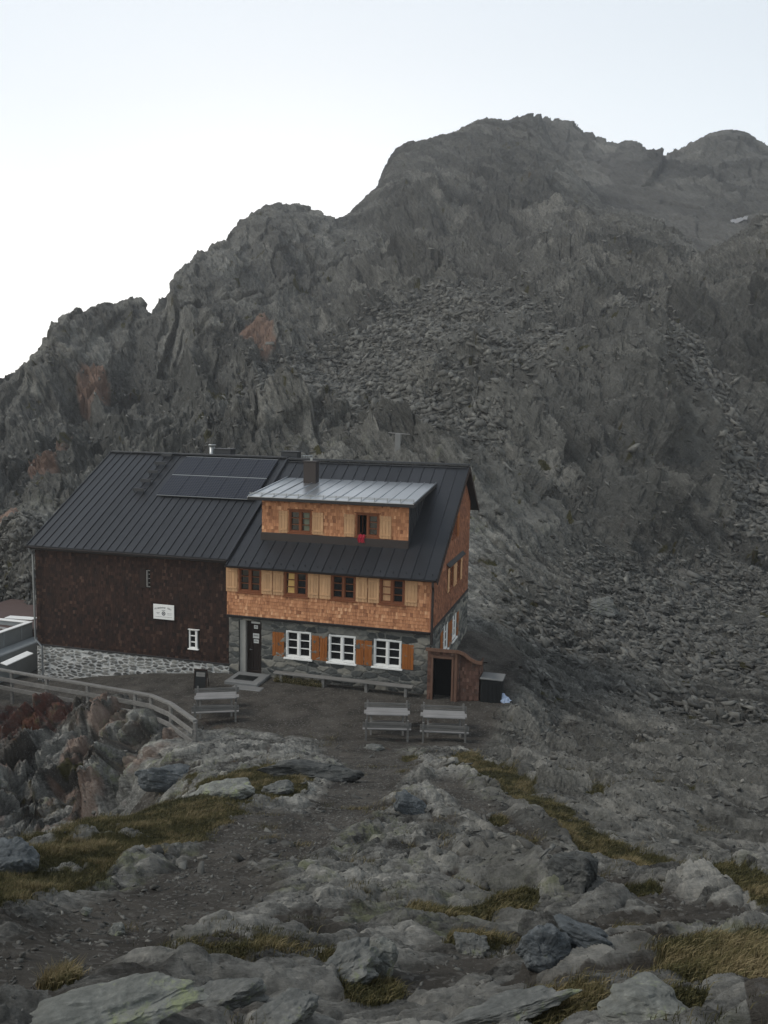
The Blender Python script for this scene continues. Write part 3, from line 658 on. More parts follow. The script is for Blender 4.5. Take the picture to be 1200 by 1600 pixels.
# ---- loose stones, laid on the terrain surface
def base_rock(seed, flat):
    """an angular 26-point block: cube corners, edges and faces pushed about"""
    g = np.random.default_rng(seed)
    v = np.array([(x, y, z) for z in (-1, 1) for y in (-1, 1) for x in (-1, 1)], float)*.62
    v += g.uniform(-.36, .36, (8, 3)); v[4:, :2] *= g.uniform(.5, 1.0)
    q = [(0,2,3,1),(4,5,7,6),(0,1,5,4),(2,6,7,3),(0,4,6,2),(1,3,7,5)]; f = []
    for a_, b_, c_, d_ in q: f += [(a_, b_, c_), (a_, c_, d_)] if g.random() < .5 else [(a_, b_, d_), (b_, c_, d_)]
    f = np.array(f)
    v = v*np.array([1.0, .68, flat]); return v, f
rocks = [base_rock(900+i, (.35, .45, .6, .28, .5)[i % 5]) for i in range(10)]
def scatter(name, prob, n, smin, smax, label=None, power=2.2, align=None, sink=.05, tone=(.0, 1.0), vmul=None):
    W = (prob*np.ones_like(AZ)).copy(); W[:3] = 0; W[-3:] = 0
    cell = np.exp(LG)**2; W = W*cell
    W = np.where((PX > -120) & (PX < 1320) & (PY < 1750), W, 0)
    W = np.where(boxmask(-10.2, 12.2, -.8, 9.5, .1) > .4, 0, W)
    W = W.ravel()/W.sum(); idx = rng.choice(W.size, n, p=W)
    Pp = ring(P1)[idx]; Nn = ring(N0)[idx]
    Vs = []; Fs = []; A1 = []; o = 0
    kinds = rng.integers(0, len(rocks), n); sz = smin+(smax-smin)*rng.random(n)**(power*1.5)
    for kx in range(len(rocks)):
        s_ = np.where(kinds == kx)[0]; m = len(s_)
        if not m: continue
        v, f = rocks[kx]
        yaw = rng.uniform(0, 6.283, m) if align is None else R(align)+rng.normal(0, .35, m)
        tx = rng.normal(0, .45, m); ty = rng.normal(0, .45, m)
        cz, sz_ = np.cos(yaw), np.sin(yaw); cx, sx = np.cos(tx), np.sin(tx); cy, sy = np.cos(ty), np.sin(ty)
        one = np.ones(m); zero = np.zeros(m)
        Rz = np.array([[cz, -sz_, zero], [sz_, cz, zero], [zero, zero, one]]).transpose(2, 0, 1)
        Rx = np.array([[one, zero, zero], [zero, cx, -sx], [zero, sx, cx]]).transpose(2, 0, 1)
        Ry = np.array([[cy, zero, sy], [zero, one, zero], [-sy, zero, cy]]).transpose(2, 0, 1)
        # tilt the local up to the slope normal
        nn = Nn[s_]*.8+np.array([0, 0, .2]); nn /= np.linalg.norm(nn, axis=1, keepdims=True)
        ex = np.cross(np.tile([0, 1., 0], (m, 1)), nn); ex /= np.linalg.norm(ex, axis=1, keepdims=True); ey = np.cross(nn, ex)
        B = np.stack([ex, ey, nn], -1)
        RR = B@Rz@Rx@Ry
        sc = sz[s_][:, None]*np.stack([rng.uniform(.9, 1.75, m), rng.uniform(.6, 1.1, m), rng.uniform(.4, 1.0, m)], -1)
        W_ = np.einsum('mij,mkj->mki', RR, v[None]*sc[:, None, :])+Pp[s_][:, None, :]+nn[:, None, :]*(sz[s_]*sink)[:, None, None]
        Vs.append(W_.reshape(-1, 3)); Fs.append((f[None]+(np.arange(m)*len(v))[:, None, None]+o).reshape(-1, 3)); o += m*len(v)
        A1.append(np.repeat(rng.uniform(*tone, m), len(v)))
    V = np.concatenate(Vs); F = np.concatenate(Fs); A = np.concatenate(A1); z_ = np.zeros(len(A))
    ob = npmesh(name, V, F, M['loose_rock'], {'tint': A}, nf=3)
    ob['kind'] = 'stuff'; 
    if label: ob['label'] = label
    return ob
nzb = fbm(ul/9, va/9, 811, 4); scr_p = on(mtn, lambda q: m_scree[q]**.8*np.clip(.7+1.6*nzb[q], .10, 1))+.006*isR*(D0 < 190)
def loose_mat():
    t = NT('loose_rock'); v = t.coords(); n = t.noise(v, 2.2, 8, .7); n3 = t.noise(v, 30, 6, .75)
    k = t.math('ADD', t.math('MULTIPLY', t.attr('tint'), .6), t.math('MULTIPLY_ADD', n, .7, -.12)); k = t.math('ADD', k, t.math('MULTIPLY_ADD', n3, .3, -.15), clamp=True)
    c = t.ramp(k, [(0, (.036, .035, .032)), (.45, (.082, .080, .073)), (.8, (.145, .142, .128)), (1, (.28, .27, .24))])
    return t.fin(c, .9, 0, t.bump(n3, .3, .01), .2)
M['loose_rock'] = loose_mat()
scatter('scree', m_bowl*(.4+1.5*np.clip(nzb+.3, 0, 1))+.03*mtn*(D0 < 120), 52000, .05, .42, 'grey angular scree blocks filling the hollow right of the hut', 2.6, align=-25)
scatter('scree', scr_p, 60000, .10, .85, 'pale blocky scree on the mountain apron behind the hut roof', 2.4, tone=(.3, 1.0))
near_l = near*(1-m_ter)*(1-m_gr)
scatter('loose_stones', near_l*(D0 < 34)*(D0 > 3.4)*(.12+m_path), 20000, .006, .045, 'small loose stones strewn over the path and rock steps in the foreground', 3.2)
scatter('loose_stones', near_l*(D0 < 40)*(D0 > 8)*(.15+.85*m_right), 9000, .02, .15, 'broken stones on the slope right of the path', 3.0)
scatter('loose_stones', m_ter*near*(D0 < 45), 1800, .01, .06, 'stones scattered on the gravel terrace before the hut', 3.0)

# ---- grass
def grass(name, n, label, dmax, hmin, hmax, wid, mask):
    W = mask*np.exp(LG)**1.2; W = np.where((PX > -60) & (PX < 1260) & (PY < 1680) & (D0 < dmax), W, 0); W = W.ravel()/W.sum()
    idx = rng.choice(W.size, n, p=W); Pp = ring(P1)[idx].copy(); dd = ring(D0)[idx] if D0.ndim > 1 else D0
    jit = (dd*.0022)[:, None]; Pp[:, :2] += rng.normal(0, 1, (n, 2))*jit
    clump = fbm(Pp[:, 0]*2.4, Pp[:, 1]*2.4, 610, 3)
    h = (hmin+(hmax-hmin)*rng.random(n))*(1+1.1*clump)
    ang_ = rng.uniform(0, 6.283, n)+2*fbm(Pp[:, 0]*.8, Pp[:, 1]*.8, 620, 2); lean = rng.uniform(.15, .9, n)
    dx = np.cos(ang_)*lean*h+.25*h; dy = np.sin(ang_)*lean*h-.2*h; wd_ = wid*(1+dd*.05)
    sx = -np.sin(ang_+.6)*wd_; sy = np.cos(ang_+.6)*wd_
    z = np.zeros(n)
    a = Pp+np.stack([-sx, -sy, z-.01], -1); b_ = Pp+np.stack([sx, sy, z-.01], -1)
    m1 = Pp+np.stack([dx*.35+sx*.8, dy*.35+sy*.8, h*.6], -1); m0 = Pp+np.stack([dx*.35-sx*.8, dy*.35-sy*.8, h*.6], -1); tp = Pp+np.stack([dx, dy, h], -1)
    V = np.stack([a, b_, m1, m0, tp], 1).reshape(-1, 3); o = np.arange(n)*5
    F = np.concatenate([np.stack([o, o+1, o+2], 1), np.stack([o, o+2, o+3], 1), np.stack([o+3, o+2, o+4], 1)])
    tn = np.clip(.5+.9*clump+rng.normal(0, .22, n), 0, 1)
    ob = npmesh(name, V, F, M['grass'], {'tint': np.repeat(tn, 5)}, nf=3); ob['kind'] = 'stuff'; ob['label'] = label
    return ob
t = NT('mountain_grass'); gc = t.ramp(t.attr('tint'), [(0, (.028, .030, .014)), (.35, (.072, .068, .028)), (.7, (.135, .115, .052)), (1, (.25, .20, .11))])
t.fin(gc, .75, 0, None, .2); M['grass'] = t.m
grass('grass', 300000, 'short olive and straw coloured mountain grass on the banks beside the path', 30, .02, .075, .0018, m_gr*(1-mtn))

def low_plants():
    n = 5000; x = 2.35+2.2*rng.random(n)**1.1; y = -.62+.34*rng.random(n); h = .10+.2*rng.random(n)*(.5+np.abs(np.sin(x*5)))
    z0 = np.zeros(n)-.02; zc = h*rng.random(n); a = rng.uniform(0, 6.283, n); r = .022
    c = np.stack([x, y, z0+zc], -1); e = np.stack([np.cos(a)*r, np.sin(a)*r, rng.uniform(-.01, .02, n)], -1); f_ = np.stack([-np.sin(a)*r*.6, np.cos(a)*r*.6, rng.uniform(-.01, .02, n)], -1)
    V = np.stack([c-e, c-f_, c+e, c+f_], 1).reshape(-1, 3); F = (np.arange(n)*4)[:, None]+np.arange(4)[None]
    o = npmesh('low_plants', V, F, M['grass'], {'tint': np.repeat(np.clip(rng.normal(.6, .25, n), 0, 1), 4)}); o['kind'] = 'stuff'; o['label'] = 'yellowish low plants growing under the wall bench'
low_plants()
# ================================================================== the hut
hut = empty('mountain_hut', (0, 0, 0))
tag(hut, 'two-part mountain hut with dark metal roof, dark old shingle wing and orange new shingle house', 'building')
L = 9.013; ZT = 2.67; ZE = 4.92; DEP = 9.1; YR, ZR = 6.63, 9.10; LW = -9.99
slope = (ZR-4.90)/(YR+.45); roofz = lambda y: 4.90+slope*(y+.45)
def inrect(x0, x1, z0, z1, holes, m=0.0):
    return any(x1 > h[0]+m and x0 < h[1]-m and z1 > h[2]+m and z0 < h[3]-m for h in holes)
def shingles(name, P, x0, x1, z0, z1, holes, mat, wd=.105, rh=.15, topf=None, parent=hut, seed=1, th=.02, sd=.19):
    """wall of overlapping split shingles; P maps (along, out, z) to world"""
    rs = random.Random(seed); mb = MB(); z = z0; row = 0
    while z < z1:
        x = x0-rs.random()*wd
        while x < x1:
            w_ = wd*rs.uniform(.55, 1.35); a, b = max(x, x0), min(x+w_-.006, x1)
            if b-a > .02:
                zb = z-rs.uniform(0, .022); zt = min(z+rh+.02, z1)
                if topf: zt = min(zt, min(topf(a), topf(b)))
                h2 = [h for h in holes if b > h[0] and a < h[1] and zt > h[2] and zb < h[3]]
                if h2:
                    h = h2[0]
                    if a < h[0] and b-h[0] < .12: b = h[0]
                    elif b > h[1] and h[1]-a < .12: a = h[1]
                    elif zb < h[2]: zt = min(zt, h[2])
                    elif zt > h[3]: zb = h[3]
                    else: a = b
                if b-a > .015 and zt-zb > .02:
                    o = th+rs.uniform(0, .014); t = min(1, max(0, rs.gauss(.5, sd)))
                    q = [(a, 0, zb), (b, 0, zb), (b, o, zb), (a, o, zb), (a, .0, zt), (b, .0, zt), (b, .006, zt), (a, .006, zt)]
                    mb.add([P(*v) for v in q], [(3, 2, 6, 7), (0, 3, 7, 4), (1, 5, 6, 2), (0, 1, 2, 3)], t)
            x += w_
        z += rh; row += 1
    # backing sheet with the openings left out
    xs = sorted({x0, x1}|{h[i] for h in holes for i in (0, 1) if x0 < h[i] < x1}); zs = sorted({z0, z1}|{h[i] for h in holes for i in (2, 3) if z0 < h[i] < z1})
    if topf: xs = sorted(set(xs)|{x0+i*.1 for i in range(int((x1-x0)/.1)+1)})
    for i in range(len(xs)-1):
        for j in range(len(zs)-1):
            if not inrect(xs[i], xs[i+1], zs[j], zs[j+1], holes, .001):
                ta = min(zs[j+1], topf(xs[i])) if topf else zs[j+1]; tb = min(zs[j+1], topf(xs[i+1])) if topf else zs[j+1]
                if ta > zs[j] and tb > zs[j]:
                    mb.add([P(xs[i], 0, zs[j]), P(xs[i+1], 0, zs[j]), P(xs[i+1], 0, max(tb, zs[j])), P(xs[i], 0, max(ta, zs[j]))], [(0, 1, 2, 3)], .3)
    return mb.build(name, mat, parent)
def rubble(name, P, x0, x1, z0, z1, holes, mat, botf=None, topf=None, su=.34, sv=.17, amp=.05, gap=.10, seed=3, res=.028, parent=hut):
    nx = int((x1-x0)/res); nz = int((z1-z0)/res)
    X, Z = np.meshgrid(np.linspace(x0, x1, nx+1), np.linspace(z0, z1, nz+1))
    wx = X+.06*fbm(X*3, Z*3, seed, 3)+.03*fbm(X*14, Z*14, seed+5, 2); wz = Z+.05*fbm(X*3+9, Z*3, seed+1, 3)+.02*fbm(X*14+5, Z*14, seed+8, 2)
    Hh, E_, Rn = plates(wx/su, wz/sv, seed, .35, jit=.85)
    st = sstep(gap*.6, gap*1.5, E_+.10*(Rn-.6))
    st = st*(Rn > .06)
    out = .02+amp*st*(.7+.6*Hh)+.012*fbm(X*9, Z*9, seed+2, 4)
    V = np.empty((X.size, 3)); zz = Z.copy()
    if botf is not None: zz = np.maximum(zz, botf(X))
    if topf is not None: zz = np.minimum(zz, topf(X))
    V = np.array([P(a, b, c) for a, b, c in zip(X.ravel(), out.ravel(), zz.ravel())])
    i = np.arange(nx); j = np.arange(nz); I, J = np.meshgrid(i, j); a = (J*(nx+1)+I).ravel()
    F = np.stack([a, a+1, a+nx+2, a+nx+1], 1)
    cx = (X[:-1, :-1]+X[1:, 1:]).ravel()/2; cz = (Z[:-1, :-1]+Z[1:, 1:]).ravel()/2; k = np.ones(len(F), bool)
    for h in holes: k &= ~((cx > h[0]) & (cx < h[1]) & (cz > h[2]) & (cz < h[3]))
    if topf is not None: k &= cz < topf(cx)
    if botf is not None: k &= cz > botf(cx)-.03
    return npmesh(name, V, F[k], mat, {'tint': Rn.ravel(), 'stone': st.ravel()}, parent=parent)
PF = lambda x, o, z: (x, -o, z)                 # facade plane y = 0, outwards -y
PU = lambda x, o, z: (x, -.15-o, z)             # overhanging upper storey
PG = lambda y, o, z: (L+o, y, z)                # gable plane
PD = lambda x, o, z: (x, 1.25-o, z)             # dormer front

# window groups -------------------------------------------------------------
def window(P, x0, x1, z0, z1, fr, style, parent=hut, shut=(), shut_mat=None, rows=3, lintel=True, sill=None, openleft=0, curtain=None, label=None):
    """window > pane, shutter, curtain. P maps (along, out, z)"""
    def bx(mb, a, b, o0, o1, c, d, bev=.008, col=1.0):
        # chamfered box through the P mapping
        k = MB(); k.bbox(a, b, o0, o1, c, d, b=bev); mb.add([P(*v) for v in k.v], k.f, col)
    mb = MB(); f = .07; xm = (x0+x1)/2
    bx(mb, x0, x0+f, -.10, .035, z0, z1); bx(mb, x1-f, x1, -.10, .035, z0, z1)
    bx(mb, x0+f, x1-f, -.10, .035, z1-f, z1); bx(mb, x0+f, x1-f, -.10, .035, z0, z0+f)
    bx(mb, xm-.045, xm+.045, -.09, .02, z0+f, z1-f)
    for s, (a, b) in enumerate(((x0+f, xm-.045), (xm+.045, x1-f))):
        if openleft == 1 and s == 0: continue
        bx(mb, a, a+.03, -.08, .005, z0+f, z1-f); bx(mb, b-.03, b, -.08, .005, z0+f, z1-f)
        bx(mb, a+.03, b-.03, -.08, .005, z1-f-.03, z1-f); bx(mb, a+.03, b-.03, -.08, .005, z0+f, z0+f+.03)
        for r in range(1, rows):
            zz = z0+f+(z1-z0-2*f)*r/rows; bx(mb, a+.03, b-.03, -.075, .0, zz-.014, zz+.014, .004)
    if sill: bx(mb, x0-.07, x1+.07, -.05, sill, z0-.075, z0-.002)
    if style == 'reveal': bx(mb, x0-.06, x1+.06, -.05, .10, z1+.002, z1+.05)
    wn = mb.build('window', fr, parent)
    if label: wn['label'] = label
    pm = MB(); pm.add([P(x0+f, -.085, z0+f), P(x1-f, -.085, z0+f), P(x1-f, -.085, z1-f), P(x0+f, -.085, z1-f)], [(0, 1, 2, 3)])
    if openleft == 1:
        pm = MB(); pm.add([P(xm, -.085, z0+f), P(x1-f, -.085, z0+f), P(x1-f, -.085, z1-f), P(xm, -.085, z1-f)], [(0, 1, 2, 3)])
    pm.build('pane', M['glass'], wn)
    if openleft == 1:
        v = MB(); v.add([P(x0+f, -.6, z0+f), P(xm, -.6, z0+f), P(xm, -.6, z1-f), P(x0+f, -.6, z1-f)], [(0, 1, 2, 3)])
        v.add([P(x0+f, -.1, z0+f), P(x0+f, -.6, z0+f), P(x0+f, -.6, z1-f), P(x0+f, -.1, z1-f)], [(0, 1, 2, 3)])
        v.add([P(xm, -.1, z0+f), P(xm, -.6, z0+f), P(xm, -.6, z1-f), P(xm, -.1, z1-f)], [(0, 1, 2, 3)])
        v.build('room_opening', M['void'], wn)
        k = MB()
        for (a, b, c, d) in ((0, .04, 0, 1), (.36, .40, 0, 1), (.04, .36, 0, .06), (.04, .36, .94, 1)):
            hh = z1-z0-2*f
            q = [P(x0+f+.015+.06*t_/.4, -.10-t_-0*u_, z0+f+zz*hh) for t_, zz, u_ in ((a, c, 0), (b, c, 0), (b, d, 0), (a, d, 0))]
            q2 = [P(x0+f+.05+.06*t_/.4, -.10-t_, z0+f+zz*hh) for t_, zz in ((a, c), (b, c), (b, d), (a, d))]
            k.add(q+q2, [(0, 1, 2, 3), (4, 5, 6, 7), (0, 1, 5, 4), (1, 2, 6, 5), (2, 3, 7, 6), (3, 0, 4, 7)])
        k.build('open_casement', fr, wn)
    if curtain:  # thin sheet on the pane; serves the green curtain and the painted reflections
        a, b, cm, lean = curtain
        k = MB(); n = 12
        for i in range(n):
            xa = a+(b-a)*i/n; xb = a+(b-a)*(i+1)/n; oa = -.078+.004*math.sin(i*2.1); ob = -.078+.004*math.sin((i+1)*2.1)
            k.add([P(xa, oa, z0+f+.02), P(xb, ob, z0+f+.02), P(xb+lean, ob, z1-f-.02), P(xa+lean, oa, z1-f-.02)], [(0, 1, 2, 3)])
        k.build('curtain', cm, wn)
    for (a, b, c, d) in shut:
        k = MB(); n = max(2, round((b-a)/.14)); wd = (b-a-.012)/n
        for i in range(n):
            t = random.uniform(.35, 1.0)
            kk = MB(); kk.bbox(a+.006+i*wd+.003, a+.006+(i+1)*wd-.003, .04, .065, c, d, b=.004); k.add([P(*v) for v in kk.v], kk.f, t)
        for zc in (c+(d-c)*.16, c+(d-c)*.84):
            if style != 'plain':
                kk = MB(); kk.bbox(a+.04, b-.04, .066, .085, zc-.035, zc+.035, b=.006); k.add([P(*v) for v in kk.v], kk.f, .7)
        sh = k.build('shutter', shut_mat, wn)
        hg = MB()
        for zc in (c+(d-c)*.16, c+(d-c)*.84):
            e = b if abs(b-x0) < abs(a-x1) else a
            kk = MB(); kk.bbox(e-.03, e+.03, .066, .09, zc-.02, zc+.02, b=.003); hg.add([P(*v) for v in kk.v], kk.f, .5)
    return wn
# upper storey -------------------------------------------------------------
UW = [(0.50, 1.56), (2.63, 3.69), (4.75, 5.82), (6.88, 7.93)]
US = [[(-.09, .47), (1.58, 2.09)], [(2.11, 2.61), (3.71, 4.21)], [(4.23, 4.74), (5.84, 6.35)], [(6.37, 6.86), (7.95, 8.49)]]
holesU = [(a+.02, b-.02, 3.74, 4.80) for a, b in UW]
shingles('shingle_wall', PU, -.06, L+.02, ZT, ZE+.05, holesU, M['shingle_new'], seed=5)['label'] = 'new orange larch shingle wall of the upper storey'
labs = ['brown upper window beside the old wing', 'brown upper window with yellow curtain at left leaf', 'brown upper window, third from the left', 'brown upper window nearest the corner downpipe']
for i, ((a, b), s) in enumerate(zip(UW, US)):
    cur = None
    if i == 1: cur = (a+.12, a+.47, M['curtain_yellow'], .05)  # shutter mirrored in the left leaf, put in as yellow colour
    if i == 3: cur = (a+.10, a+.47, M['larch'], .0)  # larch colour painted on the left leaf as its orange reflection
    window(PU, a, b, 3.74, 4.80, M['frame_brown'], 'reveal', shut=[(p, q, 3.72, 4.82) for p, q in s], shut_mat=M['larch'], sill=.07, curtain=cur, label=labs[i])
# timber plate under the overhang
MB().bbox(-.06, L+.03, -.20, .02, ZT-.11, ZT-.005).bbox(-.06, L+.03, -.24, -.15, ZT-.03, ZT+.012).build('timber_plate', M['fascia'], hut)
# ground storey ------------------------------------------------------------
GW = [(2.66, 3.83), (4.61, 5.82), (6.61, 7.82)]
GS = [[(2.04, 2.60), (3.88, 4.22)], [(4.23, 4.57), (5.87, 6.20)], [(6.22, 6.56), (7.87, 8.36)]]
GS = [[(2.04, 2.60), (3.86, 4.21)], [(4.22, 4.57), (5.85, 6.20)], [(6.21, 6.56), (7.85, 8.36)]]
DO = (.46, 1.51, -.1, 2.45)
holesG = [(a, b, 1.0, 2.16) for a, b in GW]+[DO]
rubble('stone_wall', PF, -.02, L+.02, -.35, ZT-.08, holesG, M['stone_grey'], su=.52, sv=.24, amp=.05, gap=.07, seed=21)['label'] = 'grey rubble stone wall of the ground floor'
labs = ['white ground-floor window nearest the door', 'middle white ground-floor window', 'white ground-floor window nearest the corner']
for i, ((a, b), s) in enumerate(zip(GW, GS)):
    window(PF, a, b, .99, 2.17, M['white_paint'], 'plain', shut=[(p, q, .98, 2.05) for p, q in s], shut_mat=M['shutter_brown'], sill=.13, label=labs[i])
# door with plastered reveal and notices
k = MB(); k.box(.46, .74, .02, .45, -.1, 2.45); k.build('door_reveal', M['plaster'], hut)
d = MB()
for i in range(6):
    x = .78+i*.12; d.bbox(x, x+.115, .24, .30, .06, 2.36, b=.006, col=random.uniform(.4, 1))
d.bbox(.74, .79, .18, .30, .04, 2.42).bbox(1.48, 1.52, .18, .30, .04, 2.42).bbox(.79, 1.48, .18, .30, 2.36, 2.44).bbox(.79, 1.48, .18, .24, .04, .16)
door = d.build('door', M['dark_wood'], hut)
MB().bbox(.86, .90, .19, .235, 1.05, 1.11).bbox(.86, .99, .17, .19, 1.08, 1.10).build('door_handle', M['metal_grey'], door)
for (x0, x1, z0, z1) in ((1.05, 1.24, 2.03, 2.19), (1.0, 1.30, 1.60, 1.82), (1.04, 1.28, 1.38, 1.55), (.92, 1.34, 2.26, 2.35)):
    nb = MB().bbox(x0, x1, .222, .238, z0, z1, b=.003)
    no = nb.build('notice', M['paper'], door)
    MB().box(x0+.03, x1-.03, .217, .2215, (z0+z1)/2-.008, (z0+z1)/2+.008).box(x0+.05, x1-.06, .217, .2215, (z0+z1)/2+.03, (z0+z1)/2+.04).build('notice_text', M['black'], no) if z1-z0 > .12 else None
# gable --------------------------------------------------------------------
topG = lambda y: roofz(y)-.06 if y < YR else ZR-.06-(y-YR)*.712
GU = [(3.42, 4.28), (4.42, 5.35), (5.95, 6.65)]
gw = [(3.75, 4.75), (5.55, 6.55)]
holesV = [(a, b, 3.62, 4.68) for a, b in gw]+[(4.25, 5.2, 5.95, 6.75)]
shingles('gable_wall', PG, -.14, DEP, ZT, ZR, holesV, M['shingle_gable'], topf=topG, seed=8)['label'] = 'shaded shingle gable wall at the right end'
window(PG, 3.75, 4.75, 3.62, 4.68, M['frame_brown'], 'reveal', shut=[(3.32, 3.73, 3.6, 4.7), (4.77, 5.14, 3.6, 4.7)], shut_mat=M['larch'], sill=.08)
window(PG, 5.55, 6.55, 3.62, 4.68, M['frame_brown'], 'reveal', shut=[(5.16, 5.53, 3.6, 4.7), (6.57, 6.98, 3.6, 4.7)], shut_mat=M['larch'], sill=.08)
window(PG, 4.25, 5.2, 5.95, 6.75, M['frame_brown'], 'reveal', shut=[(5.25, 5.8, 5.9, 7.0)], shut_mat=M['shutter_brown'], sill=.06)
k = MB(); k.add([PG(3.1, .18, 4.83), PG(7.2, .18, 4.83), PG(7.2, .0, 4.98), PG(3.1, .0, 4.98), PG(3.1, .18, 4.79), PG(7.2, .18, 4.79), PG(7.2, 0, 4.94), PG(3.1, 0, 4.94)],
    [(0, 1, 2, 3), (4, 5, 6, 7), (0, 1, 5, 4), (0, 3, 7, 4), (1, 2, 6, 5)]).build('window_hood', M['fascia'], hut)
gg = [(2.55, 3.75), (4.75, 5.9)]
rubble('stone_wall', PG, 0, DEP, -.6, ZT-.08, [(a, b, 1.0, 2.2) for a, b in gg], M['stone_grey'], su=.5, sv=.24, seed=33)['label'] = 'stone wall under the gable'
for a, b in gg:
    window(PG, a, b, .98, 2.24, M['white_paint'], 'plain', shut=[(a-.55, a-.03, .97, 2.1), (b+.03, b+.5, .97, 2.1)], shut_mat=M['shutter_brown'], sill=.12)
k = MB(); k.bbox(L-.02, L+.07, -.18, DEP, ZT-.10, ZT+.01); k.build('timber_plate', M['fascia'], hut)
# corner trim hides the joint between facade and gable
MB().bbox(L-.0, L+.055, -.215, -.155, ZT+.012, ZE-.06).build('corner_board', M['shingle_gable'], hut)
# closed rear and inner body so nothing shows through
MB().box(-.05, L-.03, .62, DEP-.05, -.6, ZE-.4).build('inner_body', M['void'], hut)
MB().box(LW+.1, -.06, .2, DEP-.05, -1.6, ZE-.4).build('inner_body', M['void'], hut)
shingles('rear_wall', lambda x, o, z: (x, DEP+o, z), LW, L, -.2, 7.25, [], M['shingle_old'], seed=12, wd=.4, rh=.3)
# old wing -----------------------------------------------------------------
holesW = [(-2.07, -1.50, .90, 1.80), (-4.32, -3.92, 3.52, 4.38)]
shingles('shingle_wall', PF, LW, .0, .38, ZE+.1, holesW, M['shingle_old'], wd=.13, rh=.15, seed=15)['label'] = 'dark weathered shingle wall of the old wing'
PL = lambda y, o, z: (LW-o, y, z)
shingles('end_wall', PL, 0, DEP, .38, ZR, [], M['shingle_old'], topf=topG, seed=16, wd=.2)
groundL = lambda X: -1.35+1.35*np.clip((X+9.6)/8.8, 0, 1)
rubble('plinth_wall', PF, LW-.02, -.02, -1.9, .38, [], M['stone_white'], su=.36, sv=.135, amp=.045, gap=.20, seed=41)['label'] = 'whitewashed rubble plinth of the old wing'
rubble('plinth_wall', PL, 0, DEP, -1.9, .38, [], M['stone_white'], su=.36, sv=.15, amp=.045, gap=.20, seed=43)
MB().bbox(LW-.04, 0, -.07, .02, .33, .40).build('drip_board', M['fascia'], hut)
def swin(x0, x1, z0, z1, mat, lab):
    mb = MB(); f = .055
    mb.bbox(x0, x0+f, -.03, .06, z0, z1).bbox(x1-f*1.9, x1, -.05, .06, z0, z1).bbox(x0+f, x1-f*1.9, -.03, .06, z1-f, z1).bbox(x0+f, x1-f*1.9, -.03, .06, z0, z0+f)
    for r in (1, 2): mb.bbox(x0+f, x1-f*1.9, -.02, .05, z0+(z1-z0)*r/3-.018, z0+(z1-z0)*r/3+.018, b=.004)
    mb.bbox(x0-.03, x1+.08, -.12, .02, z0-.05, z0-.001); mb.bbox(x0-.02, x1+.12, -.10, .02, z1+.001, z1+.03)
    wn = mb.build('window', mat, hut); wn['label'] = lab
    MB().box(x0+f, x1-f, .055, .06, z0+f, z1-f).build('pane', M['glass'], wn)
swin(-2.0, -1.58, .93, 1.79, M['white_paint'], 'small white window low in the dark wing')
mb = MB(); mb.bbox(-4.12, -4.05, -.03, .05, 3.55, 4.34).bbox(-4.05, -3.93, -.02, .05, 3.55, 3.60).bbox(-4.05, -3.93, -.02, .05, 4.29, 4.34)
for r in (1, 2, 3): mb.bbox(-4.05, -3.95, -.02, .05, 3.55+r*.2-.012, 3.55+r*.2+.012, b=.004)
wn = mb.build('window', M['grey_wood'], hut); wn['label'] = 'narrow grey window high in the dark wing'
MB().box(-4.32, -3.92, .055, .07, 3.52, 4.38).build('pane', M['glass'], wn)
MB().bbox(-4.42, -4.13, -.045, -.02, 3.52, 4.40, col=.5).build('shutter', M['dark_wood'], wn)
# roofs ---------------------------------------------------------------------
def roof_slab(name, x0, x1, ya, yb, lift, mat, th=.09, seam=.43, rear=False, lab=None, zf=None, yseam=None, skip=None):
    zf = zf or roofz
    mb = MB()
    n = max(1, round((x1-x0)/seam)); sw = (x1-x0)/n
    for i in range(n):
        a, b = x0+i*sw, x0+(i+1)*sw; t = random.uniform(.55, 1)
        e = random.uniform(-.0025, .0025)
        za, zb_ = zf(ya)+lift, zf(yb)+lift
        mb.add([(a, ya, za+e), (b, ya, za-e), (b, yb, zb_+e), (a, yb, zb_-e)], [(0, 1, 2, 3)], t)
    za, zb_ = zf(ya)+lift, zf(yb)+lift
    mb.add([(x0, ya, za-th), (x1, ya, za-th), (x1, yb, zb_-th), (x0, yb, zb_-th)], [(3, 2, 1, 0)], .5)
    mb.add([(x0, ya, za-th), (x1, ya, za-th), (x1, ya, za), (x0, ya, za)], [(0, 1, 2, 3)], .5)
    mb.add([(x0, ya, za-th), (x0, yb, zb_-th), (x0, yb, zb_), (x0, ya, za)], [(0, 1, 2, 3)], .5)
    mb.add([(x1, ya, za-th), (x1, yb, zb_-th), (x1, yb, zb_), (x1, ya, za)], [(3, 2, 1, 0)], .5)
    r = mb.build(name, mat, hut)
    if lab: r['label'] = lab
    sm = MB()
    for i in range(n+1):
        x = x0+i*sw; edge = i in (0, n); wd = .05 if edge else .028; h = .055 if edge else .038
        x = min(max(x, x0+wd/2), x1-wd/2)
        sm.bar((x, ya+.004, zf(ya)+lift+h/2), (x, yb, zf(yb)+lift+h/2), wd, h, col=random.uniform(.5, 1))
    sm.build('roof_seam', mat, r)
    return r
rl = roof_slab('roof', LW-.28, -.02, -.22, YR+.02, .10, M['metal_dark'], lab='dark standing-seam roof of the old wing')
rr = roof_slab('roof', .02, L+.32, -.46, YR+.02, .02, M['metal_dark'], seam=.55, lab='dark standing-seam roof of the house')
zb = lambda y: ZR-(y-YR)*.712
roof_slab('roof', LW-.28, L+.32, YR+.03, 10.0, .06, M['metal_dark'], zf=zb, seam=.6, lab='rear roof slope')
